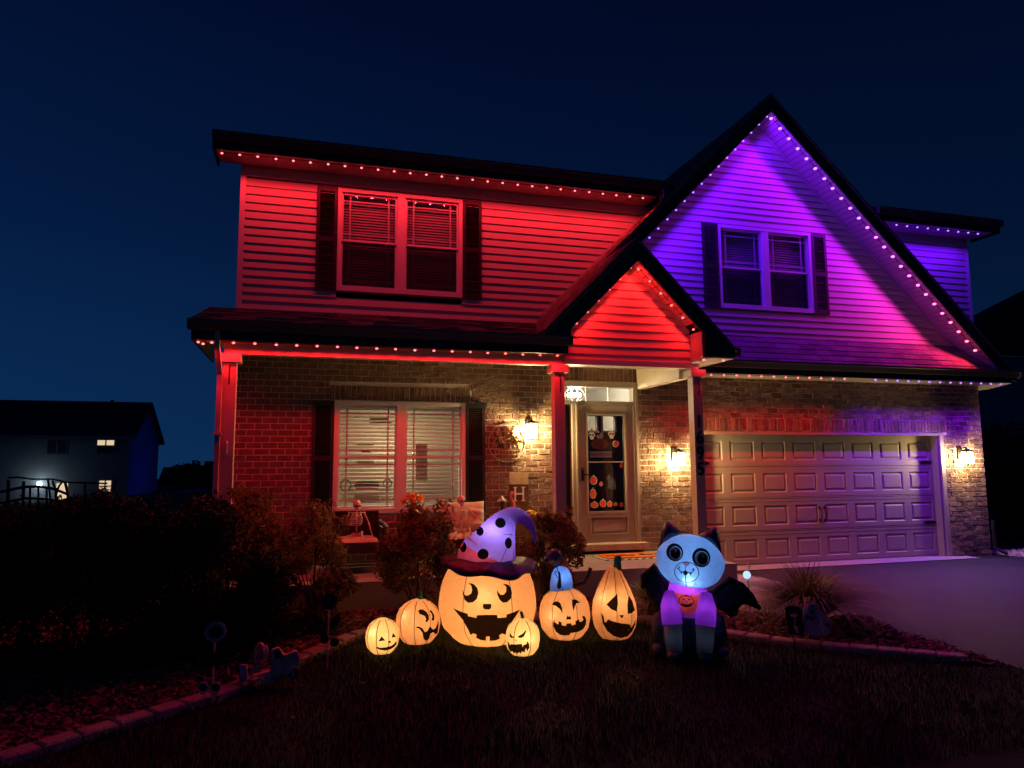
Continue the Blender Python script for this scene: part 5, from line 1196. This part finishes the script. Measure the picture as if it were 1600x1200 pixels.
def skeleton(label, c, rz, look, arm, sc=1):
    t = thing('skeleton', label, 'skeleton', c, rz, 'small toy skeletons seated on the porch chairs')
    hd = MB(); hz = .43
    hd.ball((0,0,hz+.035), .062, 16, sz=(.88,1.02,1)); hd.ball((0,-.022,hz-.018), .036, 12, sz=(1,1,.95))
    sk = hd.build('skull', M['bone'], t, True); sk.rotation_euler = (0,0,look)
    e = MB(); e.ball((-.024,-.053,hz+.018), .0165, 10, sz=(1,.55,1.05)); e.ball((.024,-.053,hz+.018), .0165, 10, sz=(1,.55,1.05)); e.add([(-.008,-.064,hz-.012),(.008,-.064,hz-.012),(0,-.067,hz+.004),(0,-.05,hz-.005)], [(0,1,2),(0,2,3),(1,3,2)])
    e.build('eye_socket', M['black'], sk, True)
    tt = MB()
    for k in range(7): tt.box(-.021+k*.0062, -.0165+k*.0062, -.060, -.055, hz-.040, hz-.026)
    tt.build('teeth', M['white'], sk)
    sp_ = MB(); sp_.tube([(0,.01,.06),(0,.02,.15),(0,.012,.25),(0,.0,.34),(0,0,hz-.03)], .011, 6)
    for k in range(9): sp_.ball((0,.016,.06+k*.034), .016, 6)
    sp_.build('spine', M['bone'], t, True)
    rb = MB()
    for k in range(6):
        z = .335-k*.027; w_ = (.062,.075,.083,.085,.08,.068)[k]
        for s in (-1,1): rb.tube([(0,.018,z+.012),(s*w_*.75,.015,z+.014),(s*w_,-.02,z),(s*w_*.7,-.058,z-.012),(s*.012,-.066,z-.016)], .0062, 5)
    rb.tube([(0,-.068,.345),(0,-.07,.2)], [.011,.007], 6); rb.build('ribcage', M['bone'], t, True)
    cl = MB()
    for s in (-1,1): cl.tube([(0,-.055,.35),(s*.05,-.04,.36),(s*.098,-.005,.352)], .007, 5)
    cl.build('collarbone', M['bone'], t, True)
    pv = MB()
    for s in (-1,1): pv.ball((s*.042,.0,.045), .042, 10, sz=(.95,.5,.95), rot=Euler((0,s*.5,0)).to_matrix())
    pv.build('pelvis', M['bone'], t, True)
    for s, (el, wr) in zip((-1,1), arm):
        a = MB(); a.tube([(s*.10,0,.35), el], [.013,.010], 6); a.ball((s*.10,0,.35), .016, 8); a.ball(el, .013, 8)
        d = (Vector(wr)-Vector(el)); n_ = d.orthogonal().normalized()*.008
        a.tube([Vector(el)+n_, Vector(wr)+n_*.7], .007, 5); a.tube([Vector(el)-n_, Vector(wr)-n_*.7], .006, 5)
        a.build('arm', M['bone'], t, True); h = MB(); dn = d.normalized(); sd = dn.cross(Vector((0,0,1))).normalized() if abs(dn.z) < .95 else Vector((1,0,0))
        h.ball(wr, .012, 8)
        for k in range(5): o_ = sd*(k-2)*.009; h.tube([Vector(wr)+o_*.3, Vector(wr)+dn*.028+o_, Vector(wr)+dn*(.05+.006*(2-abs(k-2)))+o_*1.3+Vector((0,0,-.008))], [.005,.0045,.003], 5)
        h.build('hand', M['bone'], t, True)
    for s in (-1,1):
        l = MB(); hp = Vector((s*.055,-.01,.04)); kn = Vector((s*.09,-.20,.055+.05*(s > 0))); an = Vector((s*.10,-.33,-.03+.02*(s > 0)))
        l.tube([hp, kn], [.014,.011], 6); l.ball(kn, .018, 8); l.tube([kn+Vector((.007,0,0)), an], .008, 5); l.tube([kn-Vector((.009,0,0)), an], .006, 5); l.ball(an, .013, 8)
        l.tube([an, an+Vector((s*.01,-.035,-.0)), an+Vector((s*.02,-.075,-.004))], [.012,.012,.007], 6); l.build('leg', M['bone'], t, True)
    t.scale = (sc, sc, sc); return t
skeleton('toy skeleton sitting upright on the left porch chair leaning on one hand', (-5.44,-.68,FZ+.40), -.15, .45, [((-.135,.0,.25),(-.10,-.055,.22)), ((.165,-.03,.22),(.22,-.05,.05))], .95)
skeleton('toy skeleton lounging against the tufted cushion on the right porch chair', (-4.06,-.72,FZ+.42), -.1, .5, [((-.13,-.04,.24),(-.10,-.10,.10)), ((.17,.0,.26),(.27,-.03,.20))], .98)
# milk can of orange flowers on a small table
tb = thing('side_table', 'small dark side table between the porch chairs, mostly behind a shrub', 'table', (-4.68,-.55,FZ)); MB().box(-.2,.2,-.2,.2,.50,.53).build('tabletop', M['wicker'], tb)
for sx in (-1,1):
    for sy in (-1,1): MB().box(sx*.17-.02, sx*.17+.02, sy*.17-.02, sy*.17+.02, 0, .5).build('leg', M['wicker'], tb)
cn = thing('milk_can', 'metal milk can vase under the front window holding orange flowers', 'milk can', (-4.68,-.55,FZ+.53))
MB().lathe([(.10,0),(.105,.02),(.105,.15),(.095,.19),(.06,.24),(.055,.27),(.075,.30),(.07,.30)], 20).build('can', M['galv'], cn, True); MB().box(-.107,.107,-.1075,-.10,.07,.13).build('label_band', M['pink'], cn)
for s in (-1,1): MB().tube([(s*.06,0,.26),(s*.12,0,.27),(s*.135,0,.21),(s*.10,0,.17)], .009, 6).build('handle', M['galv'], cn)
fl = thing('flower_bouquet', 'bunch of orange flowers standing in the milk can under the window', 'flowers', (-4.68,-.55,FZ+.80)); random.seed(31)
for k in range(26):
    a, r = random.uniform(0,6.28), random.uniform(.02,.16); z = .12-.5*r*r*6+random.uniform(-.03,.05); f = MB(); c_ = Vector((r*math.cos(a), r*math.sin(a)*.8, z)); nn = Vector((c_.x*2, c_.y*2-.10, .18)).normalized(); t1 = nn.orthogonal().normalized(); t2 = nn.cross(t1)
    for j in range(12):
        b_ = 2*math.pi*j/12+random.uniform(-.1,.1); d = t1*math.cos(b_)+t2*math.sin(b_); e = t1*math.cos(b_+1.57)+t2*math.sin(b_+1.57); rr = random.uniform(.042,.055); f.add([c_+d*.006, c_+d*rr*.6+e*.011+nn*.012, c_+d*rr, c_+d*rr*.6-e*.011+nn*.012], [(0,1,2,3)])
    f.ball(c_+nn*.006, .012, 6, sz=(1,1,.6)); f.build('flower', M['petal'], fl); MB().tube([c_, (0,0,-.06)], .003, 4).build('flower_stem', M['darkgreen'], fl)
# wreath-like hanging basket of flowers on the brick
wr = thing('wall_basket', 'round wire hoop basket of white and pink flowers hanging left of the lantern', 'wall basket', (-3.22,-.03,2.0)); circ = lambda r, y=0, n=28: [(r*math.cos(t), y, r*math.sin(t)) for t in [2*math.pi*i/n for i in range(n+1)]]
MB().tube(circ(.285), .009, 5).tube([(0,0,.285),(.0,.0,.33)], .004, 4).build('hoop', M['galv'], wr)
bsk = MB(); 
for k in range(3): bsk.tube([(-.22+.02*k,-.02,-.10-.06*k),(-.1,-.10,-.12-.06*k),(.1,-.10,-.12-.06*k),(.22-.02*k,-.02,-.10-.06*k)], .007, 5)
for k in range(9): xx = -.2+k*.05; bsk.tube([(xx,-.09*(1-(xx/.26)**2)-.02,-.08),(xx*.9,-.09*(1-(xx/.26)**2)-.02,-.25)], .005, 4)
bsk.build('basket', M['palewood'], wr); random.seed(12)
for k, (xx, zz, r, mm) in enumerate([(-.13,.13,.06,'pink'),(-.01,.15,.06,'pink'),(.13,.14,.075,'white'),(-.18,-.0,.06,'rust'),(-.03,-.02,.06,'pink'),(.05,.03,.06,'white'),(.17,.04,.062,'white'),(.07,-.06,.058,'cream'),(-.1,.04,.05,'palewood'),(.2,-.06,.05,'cream'),(-.02,.08,.045,'cream'),(.12,-.03,.04,'palewood')]): flower(wr, (xx,-.035-.006*(k%3),zz), r*1.35, {'pink':'wpetalpink','rust':'wpetalpink'}.get(mm, 'wpetal'), 'yellow' if mm == 'white' else 'palewood', 9, .75)
link('foliage', leafmesh('foliage', [(x,-.05,z,.07) for x, z in ((-.15,.05),(0,.05),(.13,.05),(-.1,-.06),(.08,-.07),(.18,-.02),(0,.15))], 240, .05, 'leaf', .5), wr)
# H sign leaning on the brick
hs = thing('letter_sign', 'brown wooden board with a white letter H and pale top plank on the brick', 'sign', (-3.045,-.05,FZ)); MB().box(-.15,.15,-.012,.012,.3,1.055).build('board', M['wood'], hs); MB().box(-.155,.145,-.024,-.0125,1.06,1.145).build('plank', M['palewood'], hs); MB().box(-.155,.145,-.024,-.0125,1.15,1.24).build('plank', M['palewood'], hs)
MB().box(-.075,-.050,-.022,-.0125,.82,1.01).box(.05,.075,-.022,-.0125,.82,1.01).box(-.05,.05,-.022,-.0125,.905,.925).box(-.09,-.035,-.023,-.0125,1.005,1.02).box(.035,.09,-.023,-.0125,1.005,1.02).box(-.09,-.035,-.023,-.0125,.81,.825).box(.035,.09,-.023,-.0125,.81,.825).build('letter', M['white'], hs)
mm_ = thing('flower_pot', 'round yellow mum plant in front of the wooden H sign', 'potted plant', (-2.99,-.42,FZ)); random.seed(8)
MB().lathe([(.09,0),(.12,.3),(.13,.31),(.11,.31)], 16).build('pot', M['wood'], mm_, True); f = MB()
for k in range(230):
    d = Vector((random.gauss(0,1), random.gauss(0,1), random.gauss(0,1))).normalized(); d.z = abs(d.z)*1.2-.25; c_ = Vector((0,0,.56))+d.normalized()*.125*random.uniform(.92,1.05); f.ball(c_, .018, 5, sz=(1,1,.7))
f.build('blooms', M['yellow'], mm_); MB().ball((0,0,.54), .115, 12).tube([(0,0,.3),(0,0,.5)], .03, 6).build('foliage', M['leaf'], mm_, True)
# flamingo, solar light, orange tray on the right end of the porch
fm = thing('flamingo', 'pink flamingo ornament standing just left of the yellow mums', 'garden ornament', (-3.33,-.62,FZ))
MB().ball((-.005,0,.68), .075, 14, sz=(.95,.7,.85)).tube([(.04,0,.70),(.045,0,.80),(.01,0,.86),(-.005,0,.92),(.02,0,.955),(.045,0,.93),(.055,0,.90)], [.035,.02,.016,.017,.024,.018,.006], 8).build('body', M['pink'], fm, True); MB().tube([(-.015,0,.62),(-.015,0,0)], .006, 5).tube([(.015,0,.62),(.015,0,0)], .006, 5).build('leg', M['iron'], fm)
sl = thing('solar_light', 'dark garden path light with a cone cap beside the pink flamingo', 'path light', (-3.45,-.60,FZ)); MB().tube([(0,0,0),(0,0,.84)], .022, 8).build('post', M['black'], sl); MB().lathe([(.075,.845),(.07,.855),(.02,.885),(.006,.915)], 16).build('cap', M['galv'], sl, True)
ot = thing('orange_tray', 'orange and black patterned tray on a stand by the flamingo', 'tray', (-3.50,-.85,FZ)); tr_ = MB().box(-.17,.13,-.10,.10,.615,.635).box(-.17,-.155,-.1,.1,.635,.66).box(.115,.13,-.1,.1,.635,.66); tr_.build('tray', M['orange'], ot); d_ = MB()
for k in range(5): d_.box(-.13+k*.05,-.105+k*.05,-.07+.06*(k%2),-.03+.06*(k%2),.6355,.638)
d_.build('pattern', M['black'], ot); MB().tube([(0,0,0),(0,0,.615)], .02, 6).box(-.12,.12,-.1,.1,0,.015).build('stand', M['wicker'], ot)
# door mats
def text_mesh(s, size, m, ext=.001, sh=0):
    cu = bpy.data.curves.new('lettering', 'FONT'); cu.body = s; cu.size = size; cu.extrude = ext; cu.align_x = 'CENTER'; cu.align_y = 'CENTER'; cu.shear = sh; cu.offset = size*.012
    t = bpy.data.objects.new('tmp', cu); col.objects.link(t); me = bpy.data.meshes.new_from_object(t); bpy.data.objects.remove(t); me.materials.clear(); me.materials.append(M[m]); return me
mt = thing('checkered_mat', 'black and white checkered mat under the orange doormat', 'mat', (-1.53,-.55,FZ+.002)); ck = MB(); n = 18
for i in range(n):
    for j in range(12):
        ck.box(-.50+i*1.0/n, -.50+(i+1)*1.0/n, -.33+j*.66/12, -.33+(j+1)*.66/12, 0, .006, (i+j) % 2)
ck.build('checks', [M['black'], M['white']], mt)
om = thing('doormat', 'orange doormat with black lettering in front of the storm door', 'doormat', (-1.52,-.54,FZ+.0085)); MB().box(-.40,.40,-.23,.23,0,.014).build('mat', M['orange'], om); link('lettering', text_mesh('Hello Boo', .21, 'black', .002, .2), om, (.06,0,.0165))
# door clings and hanging
def cling(label, parts, cat='window cling', name='window_cling', y=.024, group='Halloween clings on the door glass'):
    c = parts[0][1]; x = sum(p[0] for p in c)/len(c); z = sum(p[1] for p in c)/len(c); t = thing(name, label, cat, (x, y, z), 0, group)
    for k, (nm, P, m_) in enumerate(parts): MB().prism([(a-x, b-z) for a, b in P], -.003-.0025*k, -.0008-.0025*k).build(nm, M[m_], t)
def dq(pts, o=(905,640), k=15.0): return [(lambda p: (p.x, p.z))(at(o[0]+a/k, o[1]+b/k, 'Y', .02)) for a, b in pts]
M['clingwhite'] = mat('cling_white', (.75,.72,.62), .5, .03); M['clingorange'] = mat('cling_orange', (.8,.16,.02), .5, .15, 30); M['clingred'] = mat('cling_red', (.7,.07,.02), .5, .15, 30); M['clingdark'] = mat('cling_brown', (.22,.055,.02), .6, .2, 20)
def skull(dx, dz): return [('skull', dq([(215+dx,600+dz),(225+dx,550+dz),(290+dx,525+dz),(355+dx,545+dz),(378+dx,600+dz),(350+dx,645+dz),(340+dx,690+dz),(310+dx,705+dz),(265+dx,695+dz),(255+dx,650+dz)]), 'clingwhite'), ('eye', dq(ell(262+dx,595+dz,26,22,10)), 'black'), ('eye', dq(ell(325+dx,595+dz,26,22,10)), 'black')]
cling('white skull cling with an orange bow at the upper left of the door glass', skull(0,0)+[('bow', dq([(265,440),(290,425),(310,450),(320,510),(290,520),(260,505)]), 'clingorange')])
cling('white skull cling with a pale bow at the upper right of the door glass', skull(462,-22)+[('bow', dq([(730,435),(780,435),(775,490),(740,490)]), 'white')])
cling('small red pumpkin cling to the right of the door hanging', [('rim', dq(ell(858,800,78,80,18)), 'clingwhite'), ('pumpkin', dq(ell(858,805,62,60,16)), 'clingred'), ('stem', dq([(850,760),(850,710),(880,715),(875,760)]), 'black')])
Q = lambda pts: dq(pts, (860,730), 7.273)
def pk(cx, cz, rx, rz, m_='clingorange'): return [('rim', Q(ell(cx, cz, rx, rz, 16)), 'clingwhite'), ('pumpkin', Q(ell(cx, cz, rx*.82, rz*.84, 14)), m_), ('stem', Q([(cx-5,cz-rz*.8),(cx-4,cz-rz*1.25),(cx+8,cz-rz*1.2),(cx+6,cz-rz*.8)]), 'clingwhite')]
for lab, c_ in (('double orange pumpkin cling halfway down the left edge of the door glass', (490,150,44,50,'clingred')), ('tall orange pumpkin cling at the lower left edge of the door glass', (484,302,38,58)), ('yellow-orange pumpkin cling in the bottom left corner of the door glass', (500,430,48,38)), ('round red pumpkin cling on the bottom edge of the door glass, second from left', (598,412,38,44,'clingred')), ('small round orange pumpkin cling on the bottom edge of the door glass', (675,418,32,32)), ('tiny red leaf cling on the bottom edge of the door glass', (742,422,20,20,'clingred')), ('tiny red leaf cling in the bottom right corner of the door glass', (808,428,22,24,'clingred')), ('tiny pale star cling in the middle of the door glass', (576,192,22,24,'pink')), ('tiny red gourd cling at the right edge above the door bar', (808,-18,18,30,'clingred'))): cling(lab, pk(*c_))
cling('pale ghostly hand cling in the lower half of the door glass', [('hand', Q([(650,240),(660,180),(640,120),(655,85),(680,90),(685,130),(690,170),(700,110),(712,112),(712,165),(728,125),(738,170),(745,200),(740,250),(700,255)]), 'catgrey')])
cling('hanging brown pumpkin with a white gnome hat inside the front door', [('pumpkin', dq(ell(535,805,205,135,26)), 'clingdark'), ('gnome', dq([(440,620),(470,590),(520,590),(570,505),(610,560),(615,640),(580,670),(480,675)]), 'cream'), ('bobble', dq(ell(492,518,30,30,12)), 'white')], 'door hanging', 'door_hanging', .105, None)
t = thing('word_plaque', 'narrow grey plaque with dark lettering hanging on the inner door', 'plaque', (*(lambda p: (p.x, .105))(at(939,710,'Y',.105)), at(939,710,'Y',.105).z), 0); MB().box(-.185,.185,-.006,.006,-.048,.048).build('plaque', M['galv'], t); o = link('lettering', text_mesh('HALLOWEEN', .062, 'clingdark', .001), t, (0,-.008,0)); o.rotation_euler = (R(90),0,0)
# ornaments hanging inside the lit window, and a car reflection built as cut-outs
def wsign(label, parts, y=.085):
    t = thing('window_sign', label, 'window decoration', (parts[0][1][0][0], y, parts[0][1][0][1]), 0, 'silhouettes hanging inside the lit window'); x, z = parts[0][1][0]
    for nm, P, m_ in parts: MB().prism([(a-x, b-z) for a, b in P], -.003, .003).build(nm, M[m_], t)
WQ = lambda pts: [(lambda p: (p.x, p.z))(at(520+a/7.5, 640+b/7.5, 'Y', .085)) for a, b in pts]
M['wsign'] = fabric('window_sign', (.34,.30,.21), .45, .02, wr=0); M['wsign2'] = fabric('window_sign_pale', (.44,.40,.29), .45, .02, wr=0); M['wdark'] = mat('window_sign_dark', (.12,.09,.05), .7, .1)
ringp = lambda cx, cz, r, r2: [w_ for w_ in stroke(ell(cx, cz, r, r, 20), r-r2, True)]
tp = [('bumper', WQ([(255,1005),(540,1005),(545,1055),(250,1055)]), 'wsign2'), ('grille', WQ([(255,870),(540,870),(545,895),(250,895)]), 'wdark'), ('bonnet', WQ([(270,850),(330,838),(470,836),(535,850),(530,862),(275,862)]), 'wsign'), ('bumper_bar', WQ([(265,915),(530,915),(530,945),(265,945)]), 'cream')]  # car front reflection shaped as flat pieces behind the glass
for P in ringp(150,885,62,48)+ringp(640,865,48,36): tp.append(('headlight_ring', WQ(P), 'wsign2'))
wsign('flat cut-outs of a car front reflection in the lower left pane of the lit window', tp)
wsign('small striped hanging sign in the upper left pane of the lit window', [('board', WQ([(430,100),(640,100),(640,122),(430,122)]), 'wsign'), ('bar', WQ([(435,145),(690,145),(700,158),(430,158)]), 'wdark')])
wsign('small framed sign hanging on a triangle of cord inside the lit window', [('board', WQ([(285,405),(480,405),(480,420),(285,420)]), 'wsign'), ('board', WQ([(330,478),(440,478),(440,505),(330,505)]), 'wsign'), ('board', WQ([(285,600),(480,600),(480,630),(285,630)]), 'wsign2')])
wsign('narrow grey striped banner hanging inside the right half of the lit window', [('banner', [(lambda p: (p.x, p.z))(at(500+a/6.154, 610+b/6.154, 'Y', .085)) for a, b in ((920,515),(1032,515),(1032,868),(920,868))], 'wsign2')])
